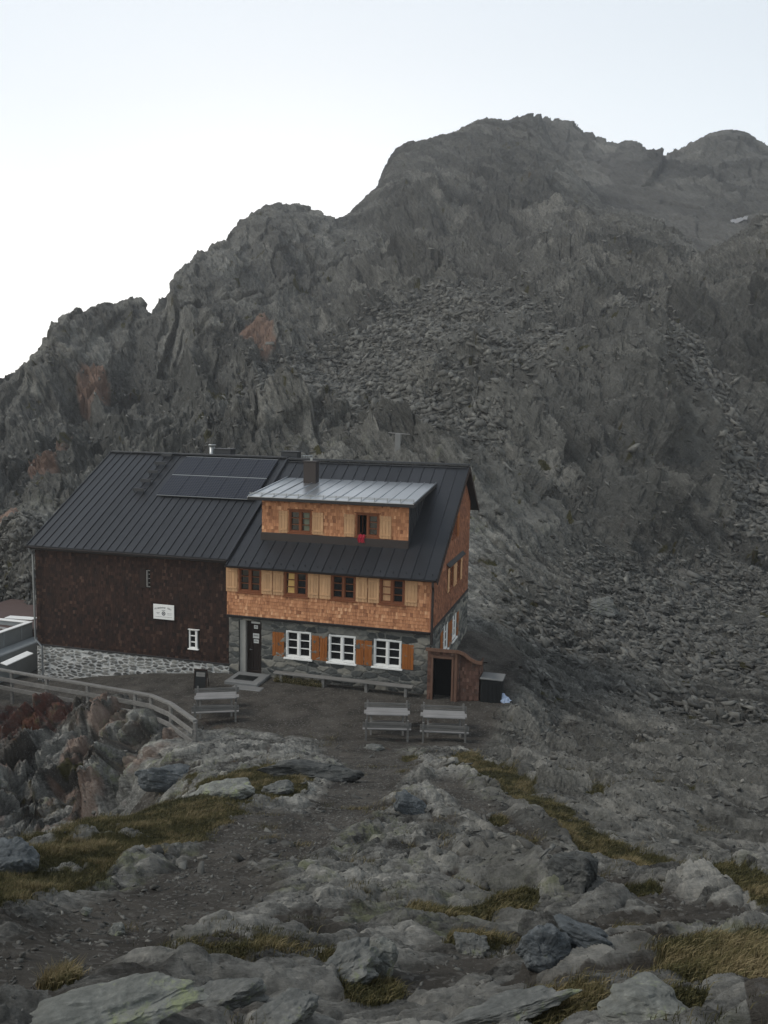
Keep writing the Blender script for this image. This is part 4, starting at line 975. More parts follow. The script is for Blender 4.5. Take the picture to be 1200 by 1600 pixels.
MB().bar((-.0, -.30, roofz(-.30)+.11), (0, YR, roofz(YR)+.11), .09, .11).build('roof_joint', M['metal_dark'], hut)
k = MB(); k.bar((LW-.3, YR+.02, ZR+.16), (0, YR+.02, ZR+.16), .22, .09); k.bar((0, YR+.02, ZR+.11), (L+.34, YR+.02, ZR+.11), .22, .10)
k.bar((0.1, YR-.17, ZR-.02), (L+.2, YR-.17, ZR-.02), .035, .05); k.build('ridge_cap', M['metal_dark'], hut)
# verge boards and rear soffit at the gable
k = MB(); k.bar((L+.34, -.48, roofz(-.48)-.08), (L+.34, YR+.02, ZR-.06), .03, .20); k.bar((L+.34, YR+.02, ZR-.06), (L+.34, 10.02, zb(10.02)-.06), .03, .20)
k.build('verge_board', M['dark_wood'], hut)
# gutter and downpipes
def gutter(x0, x1, y, z):
    n = 10; vs = []; fs = []
    for x in (x0, x1):
        for i in range(n+1):
            t = math.pi*i/n; vs.append((x, y-.065*math.cos(t), z-.065*math.sin(t)))
    for i in range(n): fs.append((i, i+1, n+2+i, n+1+i))
    fs += [tuple(range(n+1)), tuple(range(n+1, 2*n+2))]
    return vs, fs
k = MB(); k.add(*gutter(.0, L+.30, -.50, 4.90)); k.build('gutter', M['gutter'], hut)
k = MB(); k.add(*gutter(LW-.25, -.03, -.29, 5.08)); k.build('gutter', M['gutter'], hut)
k = MB(); k.tube([(L+.16, -.50, 4.86), (L+.16, -.50, 4.66), (L+.14, -.30, 4.46), (L+.13, -.28, 4.3), (L+.13, -.28, 2.2)], .05, 10); k.build('downpipe', M['gutter'], hut)
k = MB(); k.tube([(LW-.1, -.30, 5.02), (LW-.1, -.26, 4.85), (LW-.02, -.16, 4.7), (LW+.0, -.16, .65), (LW+.35, -.16, .30), (LW+.36, -.16, -1.5)], .045, 10); k.build('downpipe', M['metal_grey'], hut)
for z in (4.1, 3.3, 2.5):
    pass
# fascia below the house eave
MB().bbox(.0, L+.28, -.40, -.18, ZE-.12, ZE-.03).build('fascia_board', M['fascia'], hut)
MB().bbox(LW-.2, -.02, -.20, -.02, ZE+.02, ZE+.14).build('fascia_board', M['fascia'], hut)
# snow hooks along the main eave
for i in range(17):
    x = .3+i*.55; k = MB(); k.bbox(x-.015, x+.015, -.26, -.22, roofz(-.24)+.03, roofz(-.24)+.11); k.build('snow_hook', M['metal_dark'], hut)
# dormer ---------------------------------------------------------------------
DX0, DX1 = .97, 7.70; dz = lambda y: 7.80+.117*(y-.8)
DW = [(2.26, 3.32), (5.36, 6.40)]
hD = [(a+.02, b-.02, 6.26, 7.26) for a, b in DW]
shingles('dormer_wall', PD, DX0, DX1, 6.20, 7.78, hD, M['shingle_new'], seed=51)['label'] = 'orange shingle front of the dormer'
window(PD, *DW[0], 6.26, 7.26, M['frame_brown'], 'reveal', shut=[(1.78, 2.22, 6.23, 7.2), (3.36, 3.88, 6.23, 7.2)], shut_mat=M['larch'], sill=.07, curtain=(2.95, 3.2, M['curtain_green'], 0), label='closed dormer window on the left')
window(PD, *DW[1], 6.26, 7.26, M['frame_brown'], 'reveal', shut=[(4.82, 5.32, 6.23, 7.2), (6.44, 6.96, 6.23, 7.2)], shut_mat=M['larch'], sill=.07, openleft=1, label='dormer window on the right with its left casement open')
for x, sg in ((DX0, -1), (DX1, 1)):
    k = MB(); q = [(x, 1.24, 5.90), (x, 1.24, 7.74), (x, 5.2, dz(5.2)-.05), (x, 5.2, roofz(5.2)-.02)]
    k.add(q, [(0, 1, 2, 3)])
    for i in range(9):
        y = 1.26+i*.45; z0, z1 = roofz(y)-.05, dz(y)-.05
        if z1-z0 > .05: k.bar((x+.012*sg, y, z0), (x+.012*sg, y, z1), .025, .025)
    k.build('dormer_cheek', M['metal_dark'], hut)
k = MB(); k.bbox(DX0-.02, DX1+.04, 1.12, 1.27, 5.82, 6.20); k.build('dormer_apron', M['gutter'], hut)
ds = roof_slab('dormer_roof', .50, 8.02, .78, 5.34, .02, M['metal_light'], th=.07, seam=.575, zf=dz, lab='pale zinc roof of the dormer')
k = MB(); k.bbox(.48, 8.04, .74, .775, 7.66, 7.80); k.bbox(.48, 8.04, .775, 1.22, 7.665, 7.70); k.build('dormer_fascia', M['fascia'], hut)
for x in (.485, 8.035):
    k = MB(); k.bar((x, .74, dz(.74)-.045), (x, 5.34, dz(5.34)-.045), .03, .13); k.build('dormer_verge', M['metal_light'] if x < 1 else M['fascia'], hut)
k = MB(); k.bar((.53, .92, 7.93), (7.98, .92, 7.93), .022); k.bar((.53, .92, 7.98), (7.98, .92, 7.98), .018)
for i in range(14): x = .53+i*.573; k.bbox(x-.012, x+.012, .90, .94, 7.80, 8.0)
k.build('snow_guard', M['metal_grey'], hut)
# chimneys -------------------------------------------------------------------
k = MB(); k.bbox(1.80, 2.42, 4.15, 4.62, 8.0, 9.22); k.bbox(1.76, 2.46, 4.11, 4.66, 9.223, 9.27); ch = k.build('chimney', M['gutter'], hut); ch['label'] = 'sheet-clad chimney on the dormer roof'
MB().tube([(2.12, 4.38, 9.2), (2.12, 4.38, 9.42)], .06, 12).build('flue_pipe', M['metal_grey'], ch)
k = MB(); k.bbox(-4.46, -3.52, 7.3, 7.9, 8.3, 9.52); k.bbox(-4.50, -3.48, 7.26, 7.94, 9.523, 9.58); k.build('chimney', M['metal_dark'], hut)['label'] = 'broad dark chimney beside the steel flue'
k = MB(); k.tube([(-4.68, 7.5, 8.3), (-4.68, 7.5, 9.70)], .145, 16); k.tube([(-4.68, 7.5, 9.705), (-4.68, 7.5, 9.78)], .20, 16); k.build('flue_pipe', M['metal_grey'], hut, True)['label'] = 'round steel flue with cap behind the ridge'
k = MB(); k.bbox(-.66, .24, 7.3, 7.9, 8.3, 9.50); k.bbox(-.72, .28, 7.26, 7.94, 9.503, 9.55); k.build('chimney', M['metal_dark'], hut)['label'] = 'dark chimney behind the ridge at the roof joint'
k = MB()
for i in range(6): k.bbox(.42+i*.09, .47+i*.09, 7.4, 7.8, 8.4, 9.36)
k.build('roof_vent', M['metal_grey'], hut)
# roof furniture: solar panels and steps --------------------------------------
ang = math.atan(slope)
def onroof(x, y, lift=0.0): return (x, y-math.sin(ang)*lift, roofz(y)+.10+math.cos(ang)*lift)
for (ya, yb) in ((3.42, 4.90), (4.95, 6.36)):
    ncol = 5; xa, xb = -5.55, -.38; sw = (xb-xa)/ncol
    for i in range(ncol):
        mb = MB(); ln = (yb-ya)/math.cos(ang)
        mb.bbox(0, sw-.015, 0, ln, 0, .035, b=.004)
        o = mb.build('solar_panel', M['solar'], hut); o.location = onroof(xa+i*sw, ya, .09); o.rotation_euler = (ang, 0, 0)
        f = MB()
        f.bbox(-.005, sw-.01, -.02, -.001, -.01, .042); f.bbox(-.005, sw-.01, ln+.001, ln+.02, -.01, .042)
        f.bbox(.3, .36, .05, ln-.05, -.085, -.003)
        f.build('panel_frame', M['metal_grey'], o)
for i in range(5):
    y = 6.32-i*.685; k = MB()
    k.bbox(-.30, .30, -.12, .12, 0, .03); k.bar((-.25, -.1, .0), (-.25, .0, -.25), .03); k.bar((.25, -.1, .0), (.25, .0, -.25), .03)
    k.bbox(-.30, .30, -.13, -.11, -.12, .035)
    o = k.build('roof_step', M['metal_dark'], hut); o.location = (-6.65, y, roofz(y)+.34)
# sign -----------------------------------------------------------------------
sg = empty('hut_sign', (-3.22, -.06, 2.49))
tag(sg, 'white rectangular sign with the hut name on the dark shingle wall', 'sign')
MB().bbox(-.52, .52, -.03, .0, -.34, .34, b=.006).build('sign_board', M['white_paint'], sg)
M['ink'] = simple('grey_ink', (.10, .10, .105), .8, var=.05)
def text(body, size, x, z, rot=0.0, parent=sg, mat='ink', name='lettering'):
    cu = bpy.data.curves.new(name, 'FONT'); cu.body = body; cu.size = size; cu.align_x = 'CENTER'; cu.align_y = 'CENTER'; cu.extrude = .002
    o = bpy.data.objects.new(name, cu); C.objects.link(o)
    dg = bpy.context.evaluated_depsgraph_get(); me = bpy.data.meshes.new_from_object(o.evaluated_get(dg)); bpy.data.objects.remove(o)
    me.materials.clear(); me.materials.append(M[mat]); at = me.attributes.new('tint', 'FLOAT', 'POINT'); at.data.foreach_set('value', [1.0]*len(me.vertices))
    o = bpy.data.objects.new(name, me); C.objects.link(o); o.parent = parent
    o.matrix_local = mathutils.Matrix.Translation((x, -.034, z)) @ mathutils.Matrix.Rotation(rot, 4, 'Y') @ mathutils.Matrix.Rotation(R(90), 4, 'X')
    return o
word = 'Hildesheimer  Hütte'; n = len(word); parts = []
for i, chh in enumerate(word):
    if chh == ' ': continue
    t = (i-(n-1)/2)/((n-1)/2)
    parts.append(text(chh, .115, t*.42, .20-.075*t*t, rot=t*.34))
j0 = parts[0]
# join the arched letters into one mesh
mbv = []; mbf = []; off = 0
for p_ in parts:
    ml = p_.matrix_local
    mbv += [tuple(ml @ v.co) for v in p_.data.vertices]; mbf += [tuple(i+off for i in f.vertices) for f in p_.data.polygons]; off += len(p_.data.vertices)
    bpy.data.objects.remove(p_)
MB().add(mbv, mbf).build('lettering', M['ink'], sg)
text('Sektion', .06, 0, .075)
k = MB()
for i in range(16):
    a = 2*math.pi*i/16; b = 2*math.pi*(i+1)/16
    ro, ri = (.095, .055)
    k.add([(ri*math.cos(a), -.034, -.07+ri*math.sin(a)), (ro*math.cos(a), -.034, -.07+ro*math.sin(a)), (ro*math.cos(b), -.034, -.07+ro*math.sin(b)), (ri*math.cos(b), -.034, -.07+ri*math.sin(b))], [(0, 1, 2, 3)])
k.bbox(-.03, .03, -.038, -.033, -.10, -.04, b=.002).build('emblem', M['ink'], sg)
k = MB(); k.box(.17, .42, -.0335, -.0305, -.06, -.05); k.box(.17, .40, -.0335, -.0305, -.12, -.112); k.box(-.42, .42, -.0335, -.0305, -.232, -.224); k.box(-.36, -.2, -.0335, -.0305, -.05, -.035); k.box(-.34, -.22, -.0335, -.0305, -.10, -.09)
k.build('small_print', M['ink'], sg)
# red cloth hanging from the open dormer window
k = MB(); n = 8
for i in range(n):
    for j in range(10):
        def q(i, j):
            x = 5.50+.30*i/n+.02*math.sin(j*.8); s = j/10
            z = 6.36-.34*s-.015*math.sin(i*1.7); o = .06+.10*min(1, s*3)+.018*math.sin(i*2.0+j*.3)
            return (x, 1.25-o-.02, z)
        k.add([q(i, j), q(i+1, j), q(i+1, j+1), q(i, j+1)], [(0, 1, 2, 3)])
tag(k.build('hanging_cloth', M['cloth_red'], None, True), 'dark red cloth hanging out of the open dormer window', 'cloth')
# ================================================================== things round the hut
# bench plank along the wall
b = empty('wall_bench', (2.3, -.45, 0)); tag(b, 'long grey plank bench along the stone wall under the windows', 'bench')
MB().bbox(0, 6.15, -.17, .17, .36, .42, b=.01).build('seat', M['grey_wood'], b)
for x in (.3, 2.2, 4.1, 5.8): MB().bbox(x, x+.12, -.12, .14, -.1, .358).build('leg', M['grey_wood'], b)
# steps in front of the door
s = empty('door_step', (1.15, -.95, 0)); tag(s, 'flat stone step with dark mat in front of the hut door', 'step')
k = MB(); k.bbox(-.72, .82, -.50, .93, -.3, .12, b=.03); k.build('slab', M['concrete'], s)
k = MB(); k.bbox(-.45, .45, -.18, .42, .123, .14); k.build('door_mat', M['black'], s)
k = MB(); k.bbox(-.2, 1.15, -1.0, -.51, -.3, .03, b=.03); k.build('lower_slab', M['concrete'], s)
# shingled shed at the corner
sh = empty('cellar_shed', (9.05, -.5, 0)); tag(sh, 'small reddish shingled entrance shed with dark doorway at the house corner', 'shed')
PS = lambda x, o, z: (9.05+x, -.5-o, z)
def local(ob, e):
    ob.data.transform(mathutils.Matrix.Translation((-e.location.x, -e.location.y, -e.location.z))); ob.parent = e; return ob
M['shed_trim'] = wood('shed_trim', (.17, .095, .065), (.11, .06, .04), grain=20)
M['shed_shingle'] = shingle_mat('shed_shingles', [(0, (.055, .030, .022)), (.45, (.11, .058, .042)), (1, (.20, .115, .085))], wear=(.09, .08, .072))
local(shingles('front_wall', PS, .0, 1.32, -.2, 2.12, [(.22, 1.0, -.3, 1.72)], M['shed_shingle'], parent=None, seed=71), sh)
rz = R(12)
def PR(x, o, z):
    a, c = x, -.02-o
    return (10.37+a*math.cos(rz)-c*math.sin(rz), -.42+a*math.sin(rz)+c*math.cos(rz), z)
local(shingles('side_wall', PR, .0, .78, -.2, 2.1, [], M['shed_shingle'], topf=lambda x: 2.02-.42*(x/.78)**.7, parent=None, seed=72), sh)
local(shingles('end_wall', lambda y, o, z: (11.13+o, y, z), -.25, .75, -.2, 1.6, [], M['shed_shingle'], parent=None, seed=73), sh)
k = MB(); k.bbox(.16, .24, -.05, .02, -.1, 1.74); k.bbox(1.0, 1.09, -.05, .02, -.1, 1.74); k.bbox(.16, 1.09, -.06, .02, 1.742, 1.84); k.build('door_frame', M['shed_trim'], sh)
k = MB(); k.bbox(1.12, 1.24, -.07, .0, -.1, 2.0); k.build('corner_post', M['shed_trim'], sh)
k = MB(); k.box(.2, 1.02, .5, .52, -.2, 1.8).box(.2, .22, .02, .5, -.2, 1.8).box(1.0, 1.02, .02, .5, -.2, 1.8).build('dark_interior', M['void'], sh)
k = MB()
prof = [(-.06, 2.16), (1.30, 2.17), (1.52, 2.10), (1.75, 1.93), (1.98, 1.82), (2.26, 1.80)]
for (xa, za), (xb, zb2) in zip(prof[:-1], prof[1:]):
    for t0, c in ((0, 1.0),):
        ya, yb = -.14, 1.25; dr = -.42
        k.add([(xa, ya, za), (xb, ya, zb2), (xb, yb, zb2+dr), (xa, yb, za+dr), (xa, ya, za-.05), (xb, ya, zb2-.05), (xb, yb, zb2+dr-.05), (xa, yb, za+dr-.05)],
              [(0, 1, 2, 3), (7, 6, 5, 4), (0, 4, 5, 1), (3, 2, 6, 7)], c)
k.build('roof', M['dark_wood'], sh)
k = MB()
for (xa, za), (xb, zb2) in zip(prof[:-1], prof[1:]):
    k.bar((xa, -.155, za-.06), (xb, -.155, zb2-.06), .03, .14)
k.build('fascia_board', M['shed_trim'], sh)
# black bin
b = empty('storage_bin', (11.22, -.35, 0)); tag(b, 'black box bin with grey lid right of the shingled shed', 'bin')
k = MB(); k.bbox(0, .86, 0, .8, -.15, .98, b=.03)
for i in range(5): k.bbox(.08+i*.17, .14+i*.17, -.012, .0, .05, .85, b=.004)
k.build('body', M['black'], b)
k = MB(); k.bbox(-.04, .90, -.04, .84, .985, 1.05, b=.02); k.build('lid', M['concrete'], b)
# pale blue bag
k = MB(); n = 7
import mathutils as mu
def bagp(i, j, s):
    u, v = i/n-.5, j/n-.5; bul = (1-(2*u)**4)*(1-(2*v)**4)
    return (u*.46+.03*math.sin(j*2.1), s*.05*bul+.02*math.sin(i*2.3+j*1.1)+v*.10, v*.34+.02*math.sin(i*1.9))
for s in (-1, 1):
    for i in range(n):
        for j in range(n): k.add([bagp(i, j, s), bagp(i+1, j, s), bagp(i+1, j+1, s), bagp(i, j+1, s)], [(0, 1, 2, 3)])
bag = k.build('plastic_bag', M['blue_bag'], None, True); bag.location = (12.18, -.25, .22); bag.rotation_euler = (R(-25), R(35), R(-10)); tag(bag, 'crumpled pale blue bag on the rocks beside the black bin', 'bag')
# chalkboard
cb = empty('menu_board', (-.28, -2.25, -.12)); tag(cb, 'small dark standing notice board in front of the white plinth', 'board'); cb.rotation_euler = (0, 0, R(8))
k = MB(); Mx = mu.Matrix.Translation((0, 0, .05)) @ mu.Matrix.Rotation(R(-10), 4, 'X')
k.bbox(-.24, .24, -.02, .02, 0, .78, M=Mx); k.build('front_panel', M['black'], cb)
k = MB(); k.bbox(-.19, .19, -.028, -.021, .52, .70, b=.002, M=Mx); k.build('poster', M['grey_wood'], cb)
for x in (-.26, .26):
    k = MB(); k.bar((x, -.02, -.05), (x, .12, .88), .04); k.bar((x, .42, -.05), (x, .13, .86), .03); k.build('leg', M['dark_wood'], cb)
k = MB(); k.bbox(-.29, .29, .09, .14, .80, .88); k.build('top_rail', M['dark_wood'], cb)
# tables and benches ----------------------------------------------------------
def mk_table(name, wood_, Lx=1.52, W=.74):
    e = empty(name, (0, 0, 0)); n = 6; wd = W/n; k = MB()
    for i in range(n): k.bbox(-Lx/2+random.uniform(-.01, .01), Lx/2+random.uniform(-.01, .01), -W/2+i*wd+.006, -W/2+(i+1)*wd-.006, .715, .75, b=.005, col=random.uniform(.5, 1))
    k.build('table_top', wood_, e)
    for x in (-Lx/2+.18, Lx/2-.18):
        for y in (-1, 1):
            k = MB(); k.bar((x, y*W*.44, -.04), (x, y*W*.12, .714), .07, .05); k.build('leg', M['grey_wood'], e)
    k = MB(); k.bar((-Lx/2+.18, 0, .35), (Lx/2-.18, 0, .35), .05, .08); k.build('stretcher', M['grey_wood'], e)
    return e
def mk_bench(name, Lx=1.72):
    """bench with backrest behind (towards -y)"""
    e = empty(name, (0, 0, 0)); k = MB()
    for i in range(3): k.bbox(-Lx/2, Lx/2, -.18+i*.12+.004, -.18+(i+1)*.12-.004, .405, .44, b=.005, col=random.uniform(.6, 1))
    k.build('seat', M['pale_plank'], e)
    k = MB()
    for i in range(2): k.bbox(-Lx/2, Lx/2, -.235-.012*i, -.21-.012*i, .50+i*.115, .595+i*.115, b=.005, col=random.uniform(.4, .9))
    k.build('backrest', M['grey_wood'], e)
    for x in (-Lx/2+.12, Lx/2-.12):
        k = MB(); k.bar((x, -.16, -.05), (x, -.25, .80), .07, .05); k.build('leg', M['grey_wood'], e)
        k = MB(); k.bar((x, .14, -.05), (x, .14, .40), .07, .05); k.build('leg', M['grey_wood'], e)
        k = MB(); k.bar((x, -.16, .375), (x, .14, .375), .05, .04); k.build('side_rail', M['grey_wood'], e)
    return e
tb = mk_table('picnic_table', M['pale_plank']); bn = mk_bench('picnic_bench')
def put(src, x, y, z, rzd, label, cat, group, first):
    o = src if first else copy_tree(src)
    o.location = (x, y, z); o.rotation_euler = (0, 0, R(rzd)); tag(o, label, cat, group)
    return o
T1, T2, T3 = (8.42, -4.42), (10.46, -4.05), (1.75, -4.78)
put(tb, T1[0], T1[1], 0, 15, 'grey plank table left of the pair near the house corner', 'table', 'outdoor plank tables', True)
put(tb, T2[0], T2[1], 0, 12, 'grey plank table right of the pair in front of the shed', 'table', 'outdoor plank tables', False)
put(tb, T3[0], T3[1], -.03, 25, 'low plank table by the end of the railing, with bluish worn top', 'table', 'outdoor plank tables', False)
first = True
for (T, rz_, z, la, lb) in ((T1, 15, 0, 'bench with backrest on the near side of the left paired table', 'bench behind the left paired table, towards the house'),
                       (T2, 12, 0, 'bench with backrest on the near side of the right paired table', 'bench behind the right paired table, towards the shed'),
                       (T3, 25, -.03, 'bench with backrest on the near side of the table by the railing', 'bench behind the table by the railing, towards the board')):
    c, s_ = math.cos(R(rz_)), math.sin(R(rz_))
    put(bn, T[0]+.78*s_, T[1]-.78*c, z, rz_, la, 'bench', 'outdoor plank benches', first); first = False
    put(bn, T[0]-.78*s_, T[1]+.78*c, z, rz_+180, lb, 'bench', 'outdoor plank benches', False)
# fence -----------------------------------------------------------------------
fn = empty('wooden_railing', (-.1, -6.35, 0)); tag(fn, 'grey weathered wooden railing with three rails along the terrace edge', 'fence')
FP = [tuple(at_z(px, py, z)) for px, py, z in ((305, 1128, 1.0), (267, 1101, .95), (236, 1088, .88), (211, 1083.5, .80), (137, 1070.5, .62), (73, 1060, .42), (18, 1050.5, .22), (-45, 1039, .0), (-120, 1026, -.2))]
for i, (x, y, zt) in enumerate(FP):
    k = MB(); k.bar((x+.1, y+6.35, zt-1.5), (x+.1, y+6.35, zt+.0), .12, .12); k.build('post', M['grey_wood'], fn)
railm = [M['grey_wood'], M['grey_wood'], M['grey_wood']]
for (a, b_) in zip(FP[:-1], FP[1:]):
    A = mu.Vector((a[0]+.1, a[1]+6.35, a[2])); B = mu.Vector((b_[0]+.1, b_[1]+6.35, b_[2])); d = (B-A).normalized(); nrm = mu.Vector((-d.y, d.x, 0))
    if nrm.y > 0: nrm = -nrm
    for h, hh, tt, m_ in ((.03, .09, .17, 0), (-.34, .17, .05, 1), (-.72, .17, .05, 2)):
        off = nrm*(.0 if h > 0 else .085)
        k = MB(); k.bar(A+off+mu.Vector((0, 0, h)), B+off+mu.Vector((0, 0, h)), tt, hh, col=random.uniform(.5, 1)); k.build('rail', railm[m_], fn)
# lower terrace wall and stacked material left of the hut -----------------------
M['deck'] = simple('red_brown_deck', (.085, .055, .048), .8, var=.4, scale=1.5)
tw = empty('low_annex', (-13.4, 0, -1.2)); tag(tw, 'low flat-roofed grey annex with white metal coping behind the left end of the old wing', 'annex')
M['annex_wall'] = simple('annex_sheet', (.27, .285, .285), .7, var=.25, scale=1.2)
k = MB(); k.bbox(-.2, 0, -7, 3.9, -1.2, 1.38); k.bbox(-6, -.21, 3.7, 3.9, -1.2, 1.38)
for y in (-3.5, -2.2, -.9, .4, 1.7, 3.0): k.bbox(.0, .05, y, y+.10, .63, 1.37)
k.build('wall', M['annex_wall'], tw)
k = MB(); k.bbox(-.26, .05, -7, 3.9, 1.383, 1.43); k.bbox(-6, -.27, 3.64, 3.94, 1.383, 1.43); k.build('coping', M['white_paint'], tw)
k = MB(); k.bbox(.02, .9, -7, 3.9, -1.2, .62, b=.05); k.build('ledge', M['annex_wall'], tw)
k = MB(); k.bbox(-6, -.21, -7, 3.69, .8, 1.15); k.bbox(-6, 1.6, 3.95, 9.5, -.8, 1.0); k.build('flat_roof', M['deck'], tw)
for i, (x, y, rzz, lx, w_) in enumerate(((-15.5, 5.6, 6, 1.7, .55), (-14.6, 6.9, 4, 1.5, .25), (-15.6, 2.2, -20, 2.2, .3), (-14.6, 3.0, -12, 1.5, .2))):
    k = MB(); k.bbox(-lx/2, lx/2, -w_/2, w_/2, 0, .06); o = k.build('board', M['white_paint'] if i < 2 else M['pale_plank'], None); o.location = (x, y, (-.19 if i < 2 else -.04)); o.rotation_euler = (0, 0, R(rzz))
    tag(o, ['wide white board lying on the roof deck beside the old wing', 'narrow white board lying behind the wide one on the roof deck', 'grey plank lying on the flat roof near the picture edge', 'short thin plank just behind the white coping'][i], 'board', 'boards on the low annex roof')
k = MB(); k.bbox(-.85, .85, -.2, .2, 0, .05); o = k.build('board', M['white_paint']); o.location = (-11.1, -.1, -.45); o.rotation_euler = (R(10), R(-4), R(86)); tag(o, 'white board lying low in the gap between annex and whitewashed plinth', 'board')
# small white cable-lift mast on the scree behind the ridge and snow patch far off come with the terrain
# ================================================================== boulders one can tell apart
P1X, P1Y = proj(P1)
def ground_at(px, py):
    q = (P1X-px)**2+(P1Y-py)**2; near_ = q < 36
    if near_.any(): i = np.argmin(np.where(near_, D0, 1e9))
    else: i = np.argmin(q)
    return P1.reshape(-1, 3)[i]
def boulder(px, py, w_, dp, h, seed, mat, label, yaw=0., tilt=(0, 0), sink=.3, nplane=22, sub=5, rough=.10):
    import bmesh
    g = np.random.default_rng(seed); bm = bmesh.new(); bmesh.ops.create_icosphere(bm, subdivisions=sub, radius=1.0)
    V = np.array([v.co[:] for v in bm.verts]); N_ = g.normal(size=(nplane, 3)); N_ /= np.linalg.norm(N_, axis=1)[:, None]; dd = g.uniform(.55, 1.0, nplane)
    dt = V@N_.T; r = np.where(dt > .05, dd/np.maximum(dt, .05), 9); r = (np.minimum(r, 3)**-14).sum(1)**(-1/14); r = np.minimum(r, 1.2)
    V = V*r[:, None]; q_ = plates(V[:, 0]*2.2+seed+V[:, 2], V[:, 1]*2.2+V[:, 2]*1.7, seed, 1.2)
    V += V*(rough*.9*q_[0]-.05*(1-np.clip(q_[1]/.12, 0, 1)))[:, None]; V += V*(rough*(fbm(V[:, 0]*3+seed, V[:, 1]*3+V[:, 2]*2.3, seed, 5)*2+.5*fbm(V[:, 2]*9, V[:, 0]*3+V[:, 1], seed+3, 4)))[:, None]
    V *= np.array([w_, dp, h])/2
    for v, c in zip(bm.verts, V): v.co = c
    me = bpy.data.meshes.new('boulder'); bm.to_mesh(me); bm.free(); me.materials.append(mat)
    at = me.attributes.new('tint', 'FLOAT', 'POINT'); at.data.foreach_set('value', [float(g.uniform(.45, .8))]*len(me.vertices))
    o = bpy.data.objects.new('boulder', me); C.objects.link(o); G = ground_at(px, py)
    o.location = (G[0], G[1], G[2]+h*(.5-sink)-.04*h); o.rotation_euler = (R(tilt[0]), R(tilt[1]), YAW*-1+R(yaw)); o['label'] = label; o['category'] = 'boulder'
    return o
def bmat(name, stops, lich=None, lo=.5):
    t = NT(name); v = t.coords(); n = t.noise(v, 3.0, 10, .7); n3 = t.noise(v, 26, 8, .78); nl = t.noise(v, 4.5, 8, .75)
    k = t.math('ADD', t.math('MULTIPLY_ADD', n, 1.4, -.2), t.math('MULTIPLY_ADD', n3, .9, -.45), clamp=True); c = t.ramp(k, stops)
    if lich: c = t.mix(t.ramp(nl, [(lo, (0, 0, 0)), (lo+.1, (1, 1, 1))]), c, lich)
    hh = t.n('ShaderNodeTexNoise'); 
    return t.fin(c, .9, 0, t.bump(n3, .5, .02, t.bump(n, .5, .06)), .2)
M['b_pale'] = bmat('pale_boulder', [(0, (.05, .052, .048)), (.5, (.15, .153, .138)), (1, (.34, .34, .305))], (.24, .26, .15), .55)
M['b_blue'] = bmat('blue_grey_boulder', [(0, (.04, .044, .046)), (.5, (.088, .096, .10)), (1, (.21, .22, .222))], (.20, .21, .15), .60)
M['b_grey'] = bmat('grey_boulder', [(0, (.045, .047, .045)), (.5, (.12, .122, .114)), (1, (.28, .275, .25))], (.19, .21, .11), .58)
M['b_dark'] = bmat('dark_boulder', [(0, (.025, .026, .026)), (.5, (.065, .067, .064)), (1, (.17, .165, .15))])
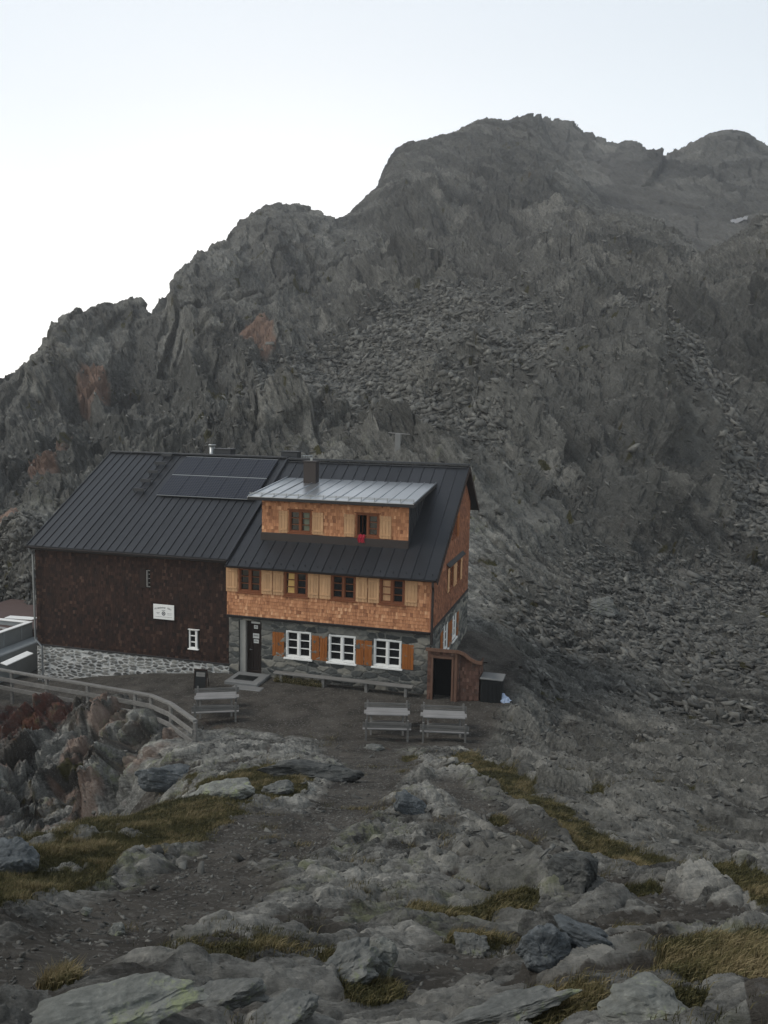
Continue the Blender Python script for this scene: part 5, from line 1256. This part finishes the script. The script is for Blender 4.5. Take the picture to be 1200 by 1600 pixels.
for a in ((600, 1515, .30, .30, .42, 3, 'b_pale', 'pale angular boulder standing upright in the middle of the foreground', 20, (10, 12), .3),
          (540, 1525, .42, .3, .26, 5, 'b_grey', 'grey lichened boulder left of the upright pale one', 30, (0, -14), .35),
          (845, 1490, .33, .26, .27, 7, 'b_blue', 'blue-grey stone with pale blotches at lower right of centre', 0, (0, 10), .3),
          (733, 1480, .24, .2, .22, 9, 'b_grey', 'small upright grey stone between the two turf patches at bottom centre', 0, (0, 20), .3),
          (920, 1465, .55, .3, .22, 12, 'b_blue', 'low blue-grey block right of the blotched stone', -15, (0, 5), .4),
          (1010, 1575, .6, .38, .22, 15, 'b_pale', 'large coarse pale slab beside the turf in the lower right corner', -20, (10, -12), .4),
          (800, 1582, .75, .22, .16, 17, 'b_grey', 'long low rounded rock rib at the bottom edge right of centre', 15, (0, -8), .4),
          (170, 1580, .95, .42, .24, 19, 'b_pale', 'broad lichen-covered slab at the bottom left', 14, (6, -6), .45),
          (345, 1560, .6, .35, .22, 21, 'b_grey', 'rounded grey slab right of the broad bottom-left slab', 14, (5, -8), .45),
          (440, 1592, .5, .35, .22, 23, 'b_grey', 'pale-edged block at the bottom edge left of centre', 20, (0, -10), .4),
          (905, 1365, .6, .4, .6, 25, 'b_dark', 'pointed dark rock fin beside the path on the right', -10, (10, 25), .35),
          (640, 1262, .75, .5, .55, 27, 'b_blue', 'bluish rounded rock in the middle of the path slope', 0, (0, 0), .4),
          (488, 1205, 2.9, 1.0, .85, 29, 'b_dark', 'long dark rock ledge at the front edge of the terrace', 3, (0, 0), .45),
          (268, 1212, 2.4, 1.3, 1.1, 31, 'b_blue', 'blue-green domed rock just below the end post of the railing', 0, (0, 0), .45),
          (360, 1236, 1.5, 1.0, .8, 33, 'b_pale', 'greenish lichened rock at the upper end of the grass bank', -25, (0, -15), .4),
          (440, 1232, .9, .5, .45, 35, 'b_grey', 'flat grey stone capping the upper end of the grass bank', 0, (0, 0), .35),
          (590, 1166, .75, .5, .32, 37, 'b_grey', 'low stone in front of the left paired table', 0, (0, 0), .35),
          (10, 1350, .75, .6, .6, 39, 'b_blue', 'grey-blue craggy rock at the left edge behind the grass bank', 20, (0, 20), .4),
          (940, 955, 3.0, 1.9, 1.5, 41, 'b_grey', 'largest rounded block in the scree right of the hut', 0, (0, 10), .3),
          (185, 1455, .16, .12, .12, 43, 'b_pale', 'small pale stone lying on the gravel at lower left', 0, (0, 0), .25),
          (140, 1425, .13, .1, .09, 45, 'b_pale', 'tiny light stone at the foot of the grass bank', 0, (0, 0), .25)):
    boulder(a[0], a[1], a[2], a[3], a[4], a[5], M[a[6]], a[7], a[8], a[9], a[10])
# supply-lift mast head on the apron and a snow patch high up
G = ground_at(620, 690)
mt = empty('lift_mast', tuple(G)); tag(mt, 'small pale mast with a crossbar on the mountainside above the roof', 'mast')
MB().bbox(-.24, .24, -.2, .2, -1, .85, b=.02).build('mast_box', M['concrete'], mt)
k = MB(); k.bar((-.9, 0, .92), (.95, .2, .82), .11, .06); k.build('crossbar', M['pale_plank'], mt)
FX, FY = proj(FP1); FNn = normals(FP1); fi = np.argmin((FX-1155)**2+(FY-346)**2+(np.exp(FL) > 400)*1e6); i0, j0 = np.unravel_index(fi, FX.shape)
II, JJ = np.meshgrid(np.arange(FX.shape[0]), np.arange(FX.shape[1]), indexing='ij'); km = ((II-i0)/3.6)**2+((JJ-j0)/7.)**2 < 1
fc_ = gfaces(*FA.shape); fk = km.ravel()[fc_].all(1); ids = np.unique(fc_[fk]); lut = np.full(km.size, -1); lut[ids] = np.arange(len(ids))
M['old_snow'] = simple('old_snow', (.26, .26, .27), .8, var=.1)
if len(ids):
    o = npmesh('snow_patch', (FP1+FNn*.45).reshape(-1, 3)[ids], lut[fc_[fk]], M['old_snow'], {'tint': np.ones(len(ids))}, smooth=True)
    tag(o, 'small old snow patch high on the far slope at the right', 'snow patch')
# ================================================================== air
def haze(dens):
    k = MB(); k.box(-560, 420, -45, 720, -60, 330); o = k.build('haze', None); o['kind'] = 'stuff'
    m = bpy.data.materials.new('haze'); m.use_nodes = True; n = m.node_tree; n.nodes.clear()
    out = n.nodes.new('ShaderNodeOutputMaterial'); v = n.nodes.new('ShaderNodeVolumePrincipled')
    v.inputs['Color'].default_value = (.93, .95, 1, 1); v.inputs['Density'].default_value = dens; v.inputs['Anisotropy'].default_value = 0.3
    n.links.new(v.outputs[0], out.inputs['Volume']); o.data.materials.append(m)
haze(.00056)
